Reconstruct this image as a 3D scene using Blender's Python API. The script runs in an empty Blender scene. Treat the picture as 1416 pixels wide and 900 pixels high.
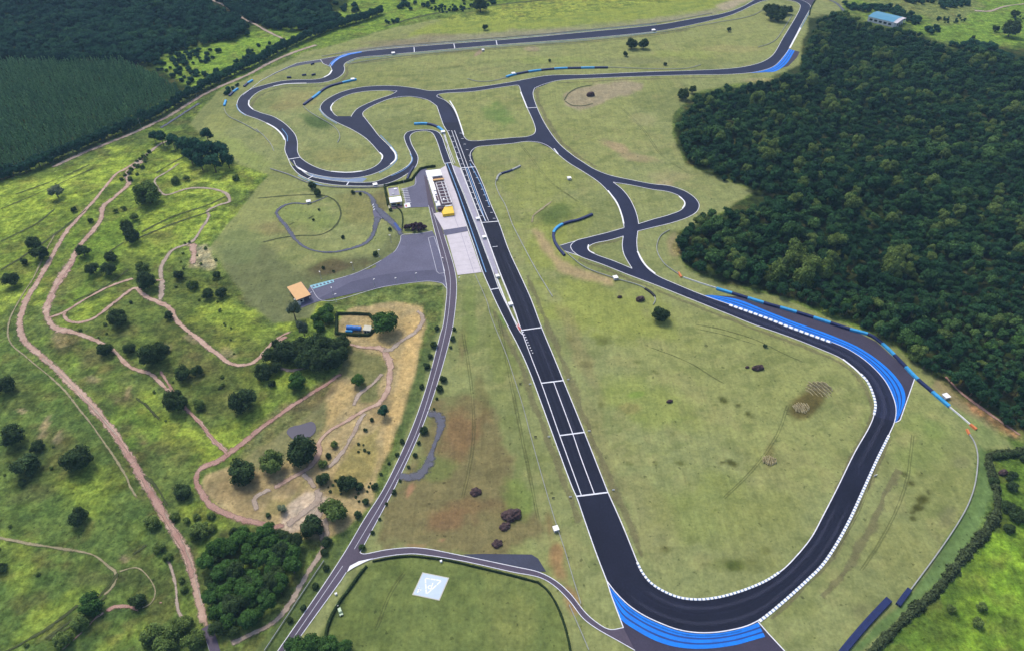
import bpy, bmesh, math, random
import numpy as np
from mathutils import Vector, Matrix
from mathutils.geometry import tessellate_polygon

# ------------------------------------------------------------------ camera, sky, sun, exposure
SC = bpy.context.scene
COL = SC.collection
CAM_H, PITCH, FPX = 320.0, math.radians(42.0), 944.0      # drone height, tilt below the horizon, focal length in photo pixels
cam_d = bpy.data.cameras.new('camera'); cam = bpy.data.objects.new('camera', cam_d); COL.objects.link(cam)
cam.location = (0, 0, CAM_H); cam.rotation_euler = (math.pi/2 - PITCH, 0, 0)
cam_d.sensor_fit = 'HORIZONTAL'; cam_d.sensor_width = 36; cam_d.lens = 36*FPX/1416
cam_d.clip_start = 1; cam_d.clip_end = 30000
SC.camera = cam
SUN_EL, SUN_AZ = math.radians(56), math.radians(-35)      # light comes from beyond the circuit, a little to the left
W = bpy.data.worlds.new("World"); SC.world = W; W.use_nodes = True
nt = W.node_tree; bg = nt.nodes['Background']
sky = nt.nodes.new('ShaderNodeTexSky'); sky.sky_type = 'NISHITA'; sky.sun_disc = False
sky.sun_elevation = SUN_EL; sky.sun_rotation = SUN_AZ; sky.dust_density = 3.0; sky.air_density = 1.0
nt.links.new(sky.outputs[0], bg.inputs[0]); bg.inputs[1].default_value = 0.125
sd = bpy.data.lights.new('sun', 'SUN'); sd.energy = 1.5; sd.angle = math.radians(14); sd.color = (1.0, 0.95, 0.86)
so = bpy.data.objects.new('sun', sd); COL.objects.link(so)
sun_dir = Vector((math.sin(SUN_AZ)*math.cos(SUN_EL), math.cos(SUN_AZ)*math.cos(SUN_EL), math.sin(SUN_EL)))
so.rotation_euler = sun_dir.to_track_quat('Z', 'Y').to_euler()
so.location = (0, 0, 600)
SC.view_settings.view_transform = 'Standard'; SC.view_settings.look = 'None'
SC.view_settings.exposure = 0.92; SC.view_settings.gamma = 1.0
SC.cycles.max_bounces = 6; SC.cycles.diffuse_bounces = 3; SC.cycles.transparent_max_bounces = 12

# ------------------------------------------------------------------ geometry helpers
rng = np.random.default_rng(7); random.seed(7)
sP, cP = math.sin(PITCH), math.cos(PITCH)

def lat(ix, iy, seed):
    n = (ix.astype(np.int64)*374761393 + iy.astype(np.int64)*668265263 + seed*974711) & 0x7fffffff
    n = ((n ^ (n >> 13))*1274126177) & 0x7fffffff
    return ((n ^ (n >> 16)) & 0xffff)/65535.0

def vnoise(x, y, s, seed=0):
    x = np.asarray(x, float)/s; y = np.asarray(y, float)/s
    ix = np.floor(x); iy = np.floor(y); fx = x-ix; fy = y-iy
    fx = fx*fx*(3-2*fx); fy = fy*fy*(3-2*fy)
    a = lat(ix, iy, seed); b = lat(ix+1, iy, seed); c = lat(ix, iy+1, seed); d = lat(ix+1, iy+1, seed)
    return (a*(1-fx)+b*fx)*(1-fy) + (c*(1-fx)+d*fx)*fy

def fbm(x, y, s, seed=0, o=4):
    r = 0; amp = 0.5; t = 0
    for i in range(o):
        r = r + amp*vnoise(x, y, s/2**i, seed+i*17); t += amp; amp *= 0.55
    return r/t

def project(x, y, z):
    """world -> photo pixel (arrays)"""
    dz = z-CAM_H
    depth = y*cP - dz*sP
    up = y*sP + dz*cP
    return 708 + FPX*x/depth, 450 - FPX*up/depth

def poly_sd(px, py, poly):
    """signed distance in pixels, positive inside"""
    P = np.array(poly, float); n = len(P)
    d = np.full(px.shape, 1e9); ins = np.zeros(px.shape, bool)
    for i in range(n):
        ax, ay = P[i]; bx, by = P[(i+1) % n]
        ex, ey = bx-ax, by-ay
        wx, wy = px-ax, py-ay
        t = np.clip((wx*ex+wy*ey)/(ex*ex+ey*ey+1e-9), 0, 1)
        d = np.minimum(d, (wx-ex*t)**2+(wy-ey*t)**2)
        c = ((ay > py) != (by > py)) & (px < (bx-ax)*(py-ay)/((by-ay) if by != ay else 1e-9)+ax)
        ins ^= c
    d = np.sqrt(d)
    return np.where(ins, d, -d)

SCRUB = [(-300,265),(60,240),(200,195),(232,205),(330,232),(372,240),(335,290),(287,345),(310,375),(345,425),(372,446),(410,452),(455,470),(470,500),(440,530),(380,575),(330,615),(268,650),(272,690),(320,715),(400,732),(440,760),(400,830),(330,900),(300,980),(-400,980)]
def ss(x, a, b):
    t = np.clip((x-a)/(b-a), 0, 1); return t*t*(3-2*t)

# gentle relief: rolling ground under the scrub on the left, banks inside the circuit (photo px, photo py, rx, ry metres, height)
BANKS = [(762,296,26,14,2.6),(432,168,22,14,2.2),(490,366,16,8,1.2),(1120,553,16,11,2.4),(1064,630,7,11,1.6),(700,85,70,12,2.0),(900,80,70,14,2.0)]
def unproj0(px, py, z=0.0):
    u = (px-708)/FPX; v = (450-py)/FPX
    dx, dy, dz = u, cP+v*sP, -sP+v*cP
    t = (CAM_H-z)/(-dz)
    return dx*t, dy*t
BW = [(*unproj0(a, b), rx, ry, h) for a, b, rx, ry, h in BANKS]
gx0, gy0, gs = -1000.0, 40.0, 4.0
gX, gY = np.meshgrid(np.arange(gx0, 1000, gs), np.arange(gy0, 1500, gs))
_px, _py = project(gX, gY, 0.0)
_m = ss(poly_sd(_px, _py, SCRUB), 0, 30)
HG = _m*(7.0*(fbm(gX, gY, 110, 3, 4)-0.42) + 1.2*(fbm(gX, gY, 22, 9, 2)-0.5))
for bx, by, rx, ry, h in BW:
    HG = HG + h*np.exp(-(((gX-bx)/rx)**2+((gY-by)/ry)**2))
def H(x, y):
    x = np.asarray(x, float); y = np.asarray(y, float)
    u = np.clip((x-gx0)/gs, 0, HG.shape[1]-1.001); v = np.clip((y-gy0)/gs, 0, HG.shape[0]-1.001)
    i = u.astype(int); j = v.astype(int); fu = u-i; fv = v-j
    return (HG[j, i]*(1-fu)+HG[j, i+1]*fu)*(1-fv)+(HG[j+1, i]*(1-fu)+HG[j+1, i+1]*fu)*fv

def P(px, py, h=0.0):
    """photo pixel -> point on the ground (or h above it)"""
    z = h
    for _ in range(5):
        x, y = unproj0(px, py, z); z = float(H(x, y))+h
    return Vector((x, y, z))
def mpp(px, py):
    """metres per photo pixel across, at the ground point seen there"""
    p = P(px, py); return (p.y*cP-(p.z-CAM_H)*sP)/FPX

def smooth(pts, closed=False, n=6):
    """Catmull-Rom through the points"""
    p = [np.array(q, float) for q in pts]
    if len(p) < 3 and not closed: return [tuple(q) for q in p]
    out = []; m = len(p)
    rngs = range(m) if closed else range(m-1)
    for i in rngs:
        if closed: a, b, c, d = p[i-1], p[i], p[(i+1) % m], p[(i+2) % m]
        else:
            b, c = p[i], p[i+1]
            a = p[i-1] if i > 0 else 2*b-c
            d = p[i+2] if i+2 < m else 2*c-b
        # centripetal parameters keep tight corners from overshooting
        t1 = max(np.linalg.norm(b-a), 1e-6)**0.5; t2 = max(np.linalg.norm(c-b), 1e-6)**0.5; t3 = max(np.linalg.norm(d-c), 1e-6)**0.5
        m1 = (c-b) + t2*((b-a)/t1-(c-a)/(t1+t2)); m2 = (c-b) + t2*((d-c)/t3-(d-b)/(t2+t3))
        for k in range(n):
            t = k/n
            out.append(tuple((2*t**3-3*t**2+1)*b+(t**3-2*t**2+t)*m1+(-2*t**3+3*t**2)*c+(t**3-t**2)*m2))
    if not closed: out.append(tuple(p[-1]))
    return out

def resample(w, step):
    w = np.array(w, float); seg = np.linalg.norm(np.diff(w[:, :2], axis=0), axis=1)
    s = np.concatenate([[0], np.cumsum(seg)]); n = max(2, int(s[-1]/step)+1)
    t = np.linspace(0, s[-1], n)
    return np.stack([np.interp(t, s, w[:, k]) for k in range(w.shape[1])], 1), t

def link(name, me, mat=None, parent=None):
    o = bpy.data.objects.new(name, me); COL.objects.link(o)
    if mat is not None and me is not None:
        for m in (mat if isinstance(mat, (list, tuple)) else [mat]): me.materials.append(m)
    if parent: o.parent = parent
    return o
def mesh(name, v, f, mi=None, smooth_=False):
    me = bpy.data.meshes.new(name); me.from_pydata([tuple(q) for q in v], [], [tuple(q) for q in f])
    if mi is not None: me.polygons.foreach_set('material_index', list(mi))
    if smooth_: me.polygons.foreach_set('use_smooth', [True]*len(me.polygons))
    me.update(); return me
def tag(o, label, cat, group=None):
    o['label'] = label; o['category'] = cat
    if group: o['group'] = group
    return o
def struct(o): o['kind'] = 'structure'; return o
def thing(name, label, cat, loc, rz=0, group=None):
    o = bpy.data.objects.new(name, None); COL.objects.link(o); o.location = loc; o.rotation_euler = (0, 0, rz)
    o.empty_display_size = 0.5
    return tag(o, label, cat, group)

class MB:
    def __init__(s): s.v = []; s.f = []; s.m = []
    def add(s, v, f, m=0):
        b = len(s.v); s.v += [tuple(q) for q in v]; s.f += [tuple(i+b for i in q) for q in f]; s.m += [m]*len(f)
    def box(s, x0, y0, z0, x1, y1, z1, m=0):
        s.add([(x0,y0,z0),(x1,y0,z0),(x1,y1,z0),(x0,y1,z0),(x0,y0,z1),(x1,y0,z1),(x1,y1,z1),(x0,y1,z1)],
              [(0,3,2,1),(4,5,6,7),(0,1,5,4),(1,2,6,5),(2,3,7,6),(3,0,4,7)], m)
    def cyl(s, c, r0, r1, z0, z1, n=8, m=0):
        v = []
        for z, r in ((z0, r0), (z1, r1)):
            v += [(c[0]+r*math.cos(2*math.pi*k/n), c[1]+r*math.sin(2*math.pi*k/n), z) for k in range(n)]
        s.add(v, [(k, (k+1) % n, n+(k+1) % n, n+k) for k in range(n)]+[tuple(range(n, 2*n)), tuple(range(n-1, -1, -1))], m)
    def build(s, name, mat, parent=None, sm=False):
        return link(name, mesh(name, s.v, s.f, s.m, sm), mat, parent)

# ------------------------------------------------------------------ materials
def lin(h, k=1.0):
    h = h.lstrip('#'); c = [int(h[i:i+2], 16)/255 for i in (0, 2, 4)]
    return tuple(k*(x/12.92 if x <= 0.04045 else ((x+0.055)/1.055)**2.4) for x in c)
def nodemat(name):
    m = bpy.data.materials.new(name); m.use_nodes = True; t = m.node_tree
    return m, t, t.nodes['Principled BSDF']
def N(t, typ, **kw):
    n = t.nodes.new(typ)
    for k, v in kw.items(): setattr(n, k, v)
    return n
def surf(name, col, rough=0.85, var=0.25, scale=0.3, bump=0.0, col2=None, spec=0.3, stretch=None, fine=4.0, metal=0, soft=0.0):
    """a weathered surface: two tones in large noise, finer grain over it, optional relief"""
    m, t, b = nodemat(name); L = t.links.new
    g = N(t, 'ShaderNodeNewGeometry')
    vec = g.outputs['Position']
    n1 = N(t, 'ShaderNodeTexNoise'); n1.inputs['Scale'].default_value = scale; n1.inputs['Detail'].default_value = 6; n1.inputs['Roughness'].default_value = 0.62
    n2 = N(t, 'ShaderNodeTexNoise'); n2.inputs['Scale'].default_value = scale*fine*3; n2.inputs['Detail'].default_value = 4
    L(vec, n1.inputs['Vector']); L(vec, n2.inputs['Vector'])
    r = N(t, 'ShaderNodeValToRGB'); r.color_ramp.elements[0].position = 0.3; r.color_ramp.elements[1].position = 0.7
    c2 = col2 if col2 else tuple(c*(1-var) for c in col)
    r.color_ramp.elements[0].color = (*c2, 1); r.color_ramp.elements[1].color = (*[min(1, c*(1+var*0.5)) for c in col], 1)
    L(n1.outputs['Fac'], r.inputs[0])
    mp = N(t, 'ShaderNodeMapRange'); mp.inputs[1].default_value = 0.25; mp.inputs[2].default_value = 0.75; mp.inputs[3].default_value = 1-var; mp.inputs[4].default_value = 1+var*0.7
    L(n2.outputs['Fac'], mp.inputs[0])
    mx = N(t, 'ShaderNodeMix', data_type='RGBA', blend_type='MULTIPLY'); mx.inputs[0].default_value = 1
    L(r.outputs[0], mx.inputs[6]); L(mp.outputs[0], mx.inputs[7]); L(mx.outputs[2], b.inputs['Base Color'])
    b.inputs['Roughness'].default_value = rough; b.inputs['Specular IOR Level'].default_value = spec; b.inputs['Metallic'].default_value = metal
    if soft:                                             # worn edge: the path thins out into the grass
        at = N(t, 'ShaderNodeAttribute', attribute_name='edge'); n3 = N(t, 'ShaderNodeTexNoise'); n3.inputs['Scale'].default_value = 0.3; n3.inputs['Detail'].default_value = 7; n3.inputs['Roughness'].default_value = 0.7; L(vec, n3.inputs['Vector'])
        ad = N(t, 'ShaderNodeMath', operation='SUBTRACT'); L(at.outputs['Fac'], ad.inputs[0]); m3 = N(t, 'ShaderNodeMapRange'); m3.inputs[1].default_value = 0.3; m3.inputs[2].default_value = 0.72; m3.inputs[3].default_value = 0.0; m3.inputs[4].default_value = 0.95; L(n3.outputs['Fac'], m3.inputs[0]); L(m3.outputs[0], ad.inputs[1])
        m4 = N(t, 'ShaderNodeMapRange'); m4.inputs[1].default_value = -0.15; m4.inputs[2].default_value = 0.35; m4.inputs[3].default_value = 0; m4.inputs[4].default_value = soft; L(ad.outputs[0], m4.inputs[0]); L(m4.outputs[0], b.inputs['Alpha'])
    if bump:
        bp = N(t, 'ShaderNodeBump'); bp.inputs['Strength'].default_value = 1; bp.inputs['Distance'].default_value = bump
        L(n2.outputs['Fac'], bp.inputs['Height']); L(bp.outputs[0], b.inputs['Normal'])
    return m
AK = 0.62                       # photo brightness -> albedo
M = {}
def S(name, hx, **kw): M[name] = surf(name, lin(hx, AK), **kw); return M[name]
S('asphalt_track', '#2b304b', rough=0.75, var=0.3, scale=0.05, fine=8, spec=0.12)
S('asphalt_straight', '#21253a', rough=0.75, var=0.3, scale=0.04, fine=8, spec=0.12)
S('asphalt_runoff', '#443f54', rough=0.85, var=0.22, scale=0.06, fine=6)
S('asphalt_road', '#5e5566', rough=0.85, var=0.16, scale=0.06, fine=6)
S('asphalt_old', '#6d6c84', rough=0.85, var=0.2, scale=0.04, fine=8)
S('asphalt_yard', '#5c5c74', rough=0.85, var=0.2, scale=0.05, fine=8)
S('asphalt_dark', '#3a4058', rough=0.7, var=0.2, scale=0.07, fine=6)
S('asphalt_path', '#66697a', rough=0.9, var=0.2, scale=0.1, fine=4, soft=1.0)
M['white_line'] = surf('white_line', (0.60, 0.61, 0.66), var=0.25, scale=0.35, col2=(0.50, 0.51, 0.57))
M['white_dim'] = surf('white_dim', (0.42, 0.42, 0.48), var=0.2, scale=0.5)
M['kerb_white'] = surf('kerb_white', (0.68, 0.69, 0.72), var=0.1, scale=0.5)
M['kerb_blue'] = surf('kerb_blue', lin('#7f9dc8', 0.62), var=0.15, scale=0.5)
M['blue_bright'] = surf('blue_bright', (0.004, 0.16, 0.64), var=0.2, scale=0.2, rough=0.7, col2=(0.012, 0.13, 0.48), spec=0.15)
M['blue_mid'] = surf('blue_mid', (0.002, 0.035, 0.19), var=0.2, scale=0.12, rough=0.6)
M['blue_pale'] = surf('blue_pale', lin('#8ba0c0', 0.62), var=0.2, scale=0.12)
M['cyan_paint'] = surf('cyan_paint', lin('#9fd6e6', 0.62), var=0.15, scale=0.4)
M['cyan_block'] = surf('cyan_block', (0.03, 0.27, 0.55), var=0.25, scale=0.5, rough=0.6)
M['navy_block'] = surf('navy_block', (0.007, 0.016, 0.08), var=0.3, scale=0.5, rough=0.6)
M['orange_paint'] = surf('orange_paint', (0.55, 0.17, 0.06), var=0.2, scale=0.5)
M['red_paint'] = surf('red_paint', (0.45, 0.10, 0.09), var=0.2, scale=0.5)
M['concrete'] = surf('concrete', lin('#e0d8de', 0.62), var=0.10, scale=0.15)
M['concrete_grey'] = surf('concrete_grey', lin('#b3afc0', 0.62), var=0.14, scale=0.2)
M['wall_concrete'] = surf('wall_concrete', lin('#b4b6b4', 0.62), var=0.2, scale=0.4)
M['wall_white'] = surf('wall_white', (0.66, 0.65, 0.66), var=0.08, scale=0.3)
M['roof_white'] = surf('roof_white', (0.72, 0.71, 0.72), var=0.06, scale=0.3)
M['brown_roof'] = surf('brown_roof', lin('#5d4a55', 0.62), var=0.2, scale=0.5)
M['beam_orange'] = surf('beam_orange', lin('#e6b877', 0.62), var=0.1, scale=0.4)
M['yellow'] = surf('yellow', (0.72, 0.46, 0.02), var=0.08, scale=0.3, rough=0.5)
M['yellow_pale'] = surf('yellow_pale', lin('#d8dc78', 0.62), var=0.1, scale=0.4)
M['tan_roof'] = surf('tan_roof', lin('#f0c088', 0.62), var=0.07, scale=0.4)
M['brown_wall'] = surf('brown_wall', lin('#6b5560', 0.62), var=0.2, scale=0.4)
M['blue_roof'] = surf('blue_roof', lin('#5a9fc0', 0.62), var=0.12, scale=0.2, rough=0.45)
M['blue_tank'] = surf('blue_tank', (0.02, 0.13, 0.42), var=0.15, scale=0.6, rough=0.5)
M['pale_blue'] = surf('pale_blue', lin('#cfe0f2', 0.66), var=0.06, scale=0.4)
M['beige'] = surf('beige', lin('#d9d6c2', 0.62), var=0.08, scale=0.5)
M['glass'] = surf('glass', (0.02, 0.03, 0.04), var=0.2, scale=0.5, rough=0.12, spec=0.6)
M['dark'] = surf('dark', (0.02, 0.02, 0.025), var=0.3, scale=0.8)
M['steel'] = surf('steel', (0.33, 0.34, 0.36), var=0.15, scale=1.0, rough=0.5)
M['car_green'] = surf('car_green', lin('#a9c7a0', 0.62), var=0.06, scale=0.8, rough=0.35)
M['rock'] = surf('rock', lin('#6a5250', 0.62), var=0.5, scale=0.8, bump=0.3, col2=lin('#33262a', 0.62))
M['dirt'] = surf('dirt', lin('#ceb29e', AK), var=0.25, scale=0.2, bump=0.15, col2=lin('#ad8a76', AK), soft=1.0)
M['dirt_red'] = surf('dirt_red', lin('#bb9a8a', AK), var=0.3, scale=0.15, bump=0.1, col2=lin('#a2786a', AK), soft=1.0)
M['dirt_pale'] = surf('dirt_pale', lin('#c0b0a0', AK), var=0.2, scale=0.12, bump=0.1, col2=lin('#a8937f', AK), soft=0.95)
M['trail'] = surf('trail', lin('#aaa07a', AK), var=0.3, scale=0.2, bump=0.05, soft=0.9)
M['trail_dark'] = surf('trail_dark', lin('#4a5528', AK), var=0.3, scale=0.2, bump=0.05, soft=0.9)
M['rubber'] = surf('rubber', lin('#232840', AK), var=0.2, scale=0.1, soft=0.32)
M['rubber_pale'] = surf('rubber_pale', lin('#5c5f78', AK), var=0.2, scale=0.1, soft=0.22)
M['hay'] = surf('hay', lin('#cfc39c', AK), var=0.35, scale=0.6, bump=0.15, col2=lin('#8d8157', AK))
mw, tw, bw_ = nodemat('water'); M['water'] = mw
bw_.inputs['Base Color'].default_value = (*lin('#46445a', 0.62), 1); bw_.inputs['Roughness'].default_value = 0.4; bw_.inputs['Specular IOR Level'].default_value = 0.12
_n = N(tw, 'ShaderNodeTexNoise'); _n.inputs['Scale'].default_value = 1.2; _b = N(tw, 'ShaderNodeBump'); _b.inputs['Distance'].default_value = 0.02
_g = N(tw, 'ShaderNodeNewGeometry'); tw.links.new(_g.outputs['Position'], _n.inputs['Vector']); tw.links.new(_n.outputs['Fac'], _b.inputs['Height']); tw.links.new(_b.outputs[0], bw_.inputs['Normal'])

def leafmat(name, cols, rough=0.6):
    """foliage: a tone per tree (object random), a tone per leaf clump (attribute) and fine mottling"""
    m, t, b = nodemat(name); L = t.links.new
    oi = N(t, 'ShaderNodeObjectInfo'); r = N(t, 'ShaderNodeValToRGB'); e = r.color_ramp.elements
    while len(e) < len(cols): e.new(0.5)
    for i, c in enumerate(cols): e[i].position = i/(len(cols)-1) if len(cols) > 1 else 0; e[i].color = (*c, 1)
    ln = N(t, 'ShaderNodeTexNoise'); ln.inputs['Scale'].default_value = 0.016; ln.inputs['Detail'].default_value = 3; L(oi.outputs['Location'], ln.inputs['Vector'])
    l2 = N(t, 'ShaderNodeMapRange'); l2.inputs[1].default_value = 0.32; l2.inputs[2].default_value = 0.68; L(ln.outputs['Fac'], l2.inputs[0])
    l3 = N(t, 'ShaderNodeMix', data_type='FLOAT'); l3.inputs[0].default_value = 0.5; L(oi.outputs['Random'], l3.inputs[2]); L(l2.outputs[0], l3.inputs[3]); L(l3.outputs[0], r.inputs[0])
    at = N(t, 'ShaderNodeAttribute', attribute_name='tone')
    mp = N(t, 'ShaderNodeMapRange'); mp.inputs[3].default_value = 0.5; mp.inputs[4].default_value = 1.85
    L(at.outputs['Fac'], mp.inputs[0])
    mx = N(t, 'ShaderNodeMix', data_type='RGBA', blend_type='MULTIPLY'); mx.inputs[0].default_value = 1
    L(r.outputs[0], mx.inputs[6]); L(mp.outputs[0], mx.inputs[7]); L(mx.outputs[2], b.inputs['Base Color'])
    b.inputs['Roughness'].default_value = 0.9; b.inputs['Specular IOR Level'].default_value = 0.04
    M[name] = m
def g3(*hs, k=AK*0.72): return [lin(h, k) for h in hs]
leafmat('leaf_forest', g3('#1e3c26', '#28492f', '#2d5233', '#385e38', '#335838', '#46693a', '#577a42', '#70904e'))
leafmat('leaf_dark', g3('#3c5030', '#4a6038', '#405636', '#587044'))
leafmat('leaf_green', g3('#4f7434', '#476a34', '#5c843c', k=AK*.8))
leafmat('leaf_olive', g3('#66803e', '#748a48', '#5c743c'))
leafmat('leaf_plant', g3('#587548', '#658254', '#4d6a46', '#7c9a62', k=AK*1.5))
leafmat('leaf_bluish', g3('#274c3a', '#305a44', '#3a6448', '#4f784c'))
leafmat('leaf_shrub', g3('#485a38', '#586a42', '#525f40', '#3e5034'))
leafmat('leaf_purple', g3('#4e3e4e', '#584450'))
leafmat('leaf_pale', g3('#7c8c6c', '#8a9878'))
M['kerb_lightblue'] = surf('kerb_lightblue', lin('#7fb0e6', 0.62), var=0.2, scale=0.3)
M['worn_grass'] = surf('worn_grass', lin('#8f8260', AK), var=0.25, scale=0.25, soft=0.38)
M['wheel_mark'] = surf('wheel_mark', lin('#70743f', AK), var=0.3, scale=0.4, soft=0.34)
M['mud'] = surf('mud', lin('#55586a', AK), var=0.25, scale=0.2, rough=0.6, soft=0.95)
M['bark'] = surf('bark', lin('#6d5f52', 0.6), var=0.35, scale=1.5)
# ------------------------------------------------------------------ the ground: one sheet, albedo from what grows where
def axis(core, step, step2, edge, far):
    a = list(np.arange(0, core, step)); x = a[-1]
    while x < edge: x += step2; a.append(x)
    s = step2
    while x < far: s *= 1.5; x += s; a.append(x)
    return np.array(a)
ax = axis(250, 1.5, 2.5, 900, 9000); xs = np.concatenate([-ax[:0:-1], ax])
ys = np.concatenate([-axis(1, 50, 50, 100, 5000)[::-1]-20, [0, 40], np.arange(60, 420, 1.5), 420+axis(1, 2.5, 2.5, 850, 9000)])
GX, GY = np.meshgrid(xs, ys); GZ = H(GX, GY)
inside = (np.abs(GX) < 960) & (GY > 45) & (GY < 1450)
GZ = np.where(inside, GZ, 0.0)
qx, qy = project(GX, np.maximum(GY, 20), GZ)
qx = np.clip(qx, -2500, 4000); qy = np.where(GY < 20, 2500, np.clip(qy, -900, 2500))
f1 = fbm(GX, GY, 60, 11, 5); f2 = fbm(GX, GY, 16, 23, 4); f3 = fbm(GX, GY, 160, 31, 3); f4 = fbm(GX*0.45+GY*0.2, GY-GX*0.35, 9, 41, 3)
base = np.array(lin('#6d7f45', AK)); colr = np.empty(GX.shape+(3,)); colr[:] = base
rough = np.ones(GX.shape)                                  # how scrubby the growth is: 1 scrub, 0 mown
def blend(a, hx, r=None):
    global colr, rough
    c = np.array(lin(hx, AK)); colr += a[..., None]*(c-colr)
    if r is not None: rough += a*(r-rough)
def patch(poly, hx, edge=6, noise=14, alpha=1.0, r=None, f=None):
    sdp = poly_sd(qx, qy, poly) + ((f2 if f is None else f)-0.5)*2*noise
    blend(ss(sdp, -edge, edge)*alpha, hx, r)
def blob(cx, cy, rx, ry, hx, alpha=1.0, ang=0, noise=0.6, r=None):
    c, s = math.cos(math.radians(ang)), math.sin(math.radians(ang))
    u = ((qx-cx)*c+(qy-cy)*s)/rx; v = (-(qx-cx)*s+(qy-cy)*c)/ry
    d = np.sqrt(u*u+v*v)+(f2-0.5)*2*noise
    blend((1-ss(d, 0.45, 1.1))*alpha, hx, r)
def mix(f, lo, hi, hx, alpha, mask=None):
    a = ss(f, lo, hi)*alpha
    if mask is not None: a = a*mask
    blend(a, hx)
# scrub of the left: bright and dull growth
mix(f1, 0.46, 0.62, '#54663a', 0.8); mix(f2, 0.55, 0.7, '#7a9540', 0.7); mix(f3, 0.52, 0.62, '#74903a', 0.5)
patch([(-400,270),(60,238),(200,195),(372,238),(320,262),(290,330),(225,345),(120,390),(60,420),(-400,480)], '#9db14a', 8, 20, 0.9)
patch([(-400,270),(60,238),(200,195),(372,238),(320,262),(290,330),(225,345),(120,390),(60,420),(-400,480)], '#667c36', 8, 120, 0.7, f=f4*0.6+f1*0.4-0.06)
patch([(75,330),(215,330),(290,370),(360,440),(380,470),(330,600),(250,560),(190,520),(70,450)], '#66763e', 8, 40, 0.8)
patch([(-400,470),(30,480),(110,560),(190,680),(230,760),(270,900),(-400,1000)], '#5e7640', 8, 30, 0.7)
patch([(90,330),(160,300),(200,320),(130,400),(90,430)], '#77983a', 6, 20, 0.6)
for (cx, cy, rx, ry, al, an) in [(40,285,60,20,.8,-25),(140,245,40,12,.8,-25),(120,432,40,8,.9,-30),(250,300,60,14,.7,-15),(215,345,30,14,.6,0),(330,445,60,26,.75,20),(425,440,45,24,.95,0),(228,590,70,22,.9,25),(200,555,18,14,.8,0),(350,585,60,20,.8,-35),
        (115,690,30,18,.6,30),(30,790,40,40,.5,0),(130,660,40,16,.6,0),(285,715,30,14,.7,20),(390,520,50,24,.75,-20),(60,860,70,16,.6,-35),(180,880,60,16,.5,-30),(320,300,30,10,.6,-30),(230,235,40,10,.6,-25)]:
    blob(cx, cy, rx*1.25, ry*1.3, '#9ab044', al*.8, an, 1.0)
for (cx, cy, rx, ry, al, an) in [(100,480,40,20,.7,30),(60,640,60,40,.5,0),(30,545,60,25,.6,0),(180,640,30,40,.5,50),(205,790,40,30,.6,0),(250,460,50,30,.6,20),(320,520,50,24,.5,10),(170,560,20,30,.5,40),(300,400,60,20,.4,0),(80,780,80,20,.5,10)]:
    blob(cx, cy, rx, ry, '#565a36', al*.8, an, 1.0)
for (cx, cy, rx, ry, al) in [(176,545,5,14,.8),(160,550,16,10,.35),(62,590,4,16,.7),(80,605,4,10,.7),(130,525,10,5,.6),(172,772,7,5,.95),(85,470,16,9,.5),(265,468,10,5,.5),(320,490,14,6,.4),(190,600,14,8,.5),(200,612,10,6,.4),(30,568,6,3,.6),(230,480,10,4,.3)]:
    blob(cx, cy, rx, ry, '#b59f88', al, 20, 1.1)
for (cx, cy, rx, ry, al, an) in [(120,490,45,22,.6,25),(170,550,40,22,.55,30),(190,600,30,22,.5,40),(255,500,40,18,.4,20),(330,470,40,14,.35,10),(100,390,40,12,.4,-40),(225,330,24,12,.4,0),(85,610,30,16,.35,20),(40,690,40,14,.35,-10),(180,460,24,10,.4,0),(300,560,40,14,.35,-20),(60,790,50,14,.35,-15),(120,800,40,12,.3,0)]: blob(cx, cy, rx, ry, '#6c6546', al, an, 1.0)
# beyond the road and the wood, upper left
patch([(195,88),(250,62),(350,45),(450,20),(520,12),(330,105),(265,122)], '#7f9e3e', 5, 14, 0.95)
patch([(440,0),(700,-80),(1500,-80),(1500,8),(1130,-5),(720,2),(600,18),(530,40),(450,60)], '#7a963c', 5, 12, 0.9)
patch([(-600,-400),(-600,250),(0,250),(260,120),(200,85),(330,45),(480,10),(480,-400)], '#26361f', 4, 8, 0.95)
patch([(385,62),(398,38),(420,38),(420,50)], '#7f9e3e', 3, 4, 0.9)
patch([(1150,15),(1190,10),(1260,40),(1300,55),(1350,60),(1500,90),(1500,-60),(1140,-30)], '#76953f', 5, 12, 0.9)
patch([(1170,0),(1310,-10),(1360,8),(1330,30),(1290,32),(1220,10)], '#7d8358', 4, 10, 0.8)
# mown grass of the circuit
MOWN = [(262,172),(300,128),(345,108),(420,74),(470,60),(540,40),(600,28),(720,30),(1000,-8),(1060,-60),(1160,-60),(1165,10),(1150,30),(1112,60),(1106,92),(1060,108),(960,128),(930,160),(930,185),(948,228),(1045,265),(1000,292),(935,322),(930,345),(950,372),(1000,394),(1080,412),(1180,452),(1230,474),(1300,528),(1360,580),(1400,612),(1420,622),(1362,622),(1372,680),(1350,735),(1300,800),(1250,856),(1200,905),(1100,1050),(520,1050),(385,900),(440,820),(530,675),(560,600),(600,470),(615,420),(612,395),(570,392),(500,402),(440,418),(430,440),(378,446),(345,420),(310,370),(290,343),(330,292),(372,242),(330,228)]
patch(MOWN, '#939a64', 1.5, 2.5, 1.0, r=0.12)
mown = ss(poly_sd(qx, qy, MOWN), -2, 4)
mix(f1, 0.48, 0.66, '#7c8450', 0.55, mown); mix(f3, 0.5, 0.62, '#999e5e', 0.5, mown); mix(f2, 0.58, 0.72, '#a09e68', 0.4, mown); mix(f4, 0.6, 0.74, '#6e7a45', 0.4, mown)
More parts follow.
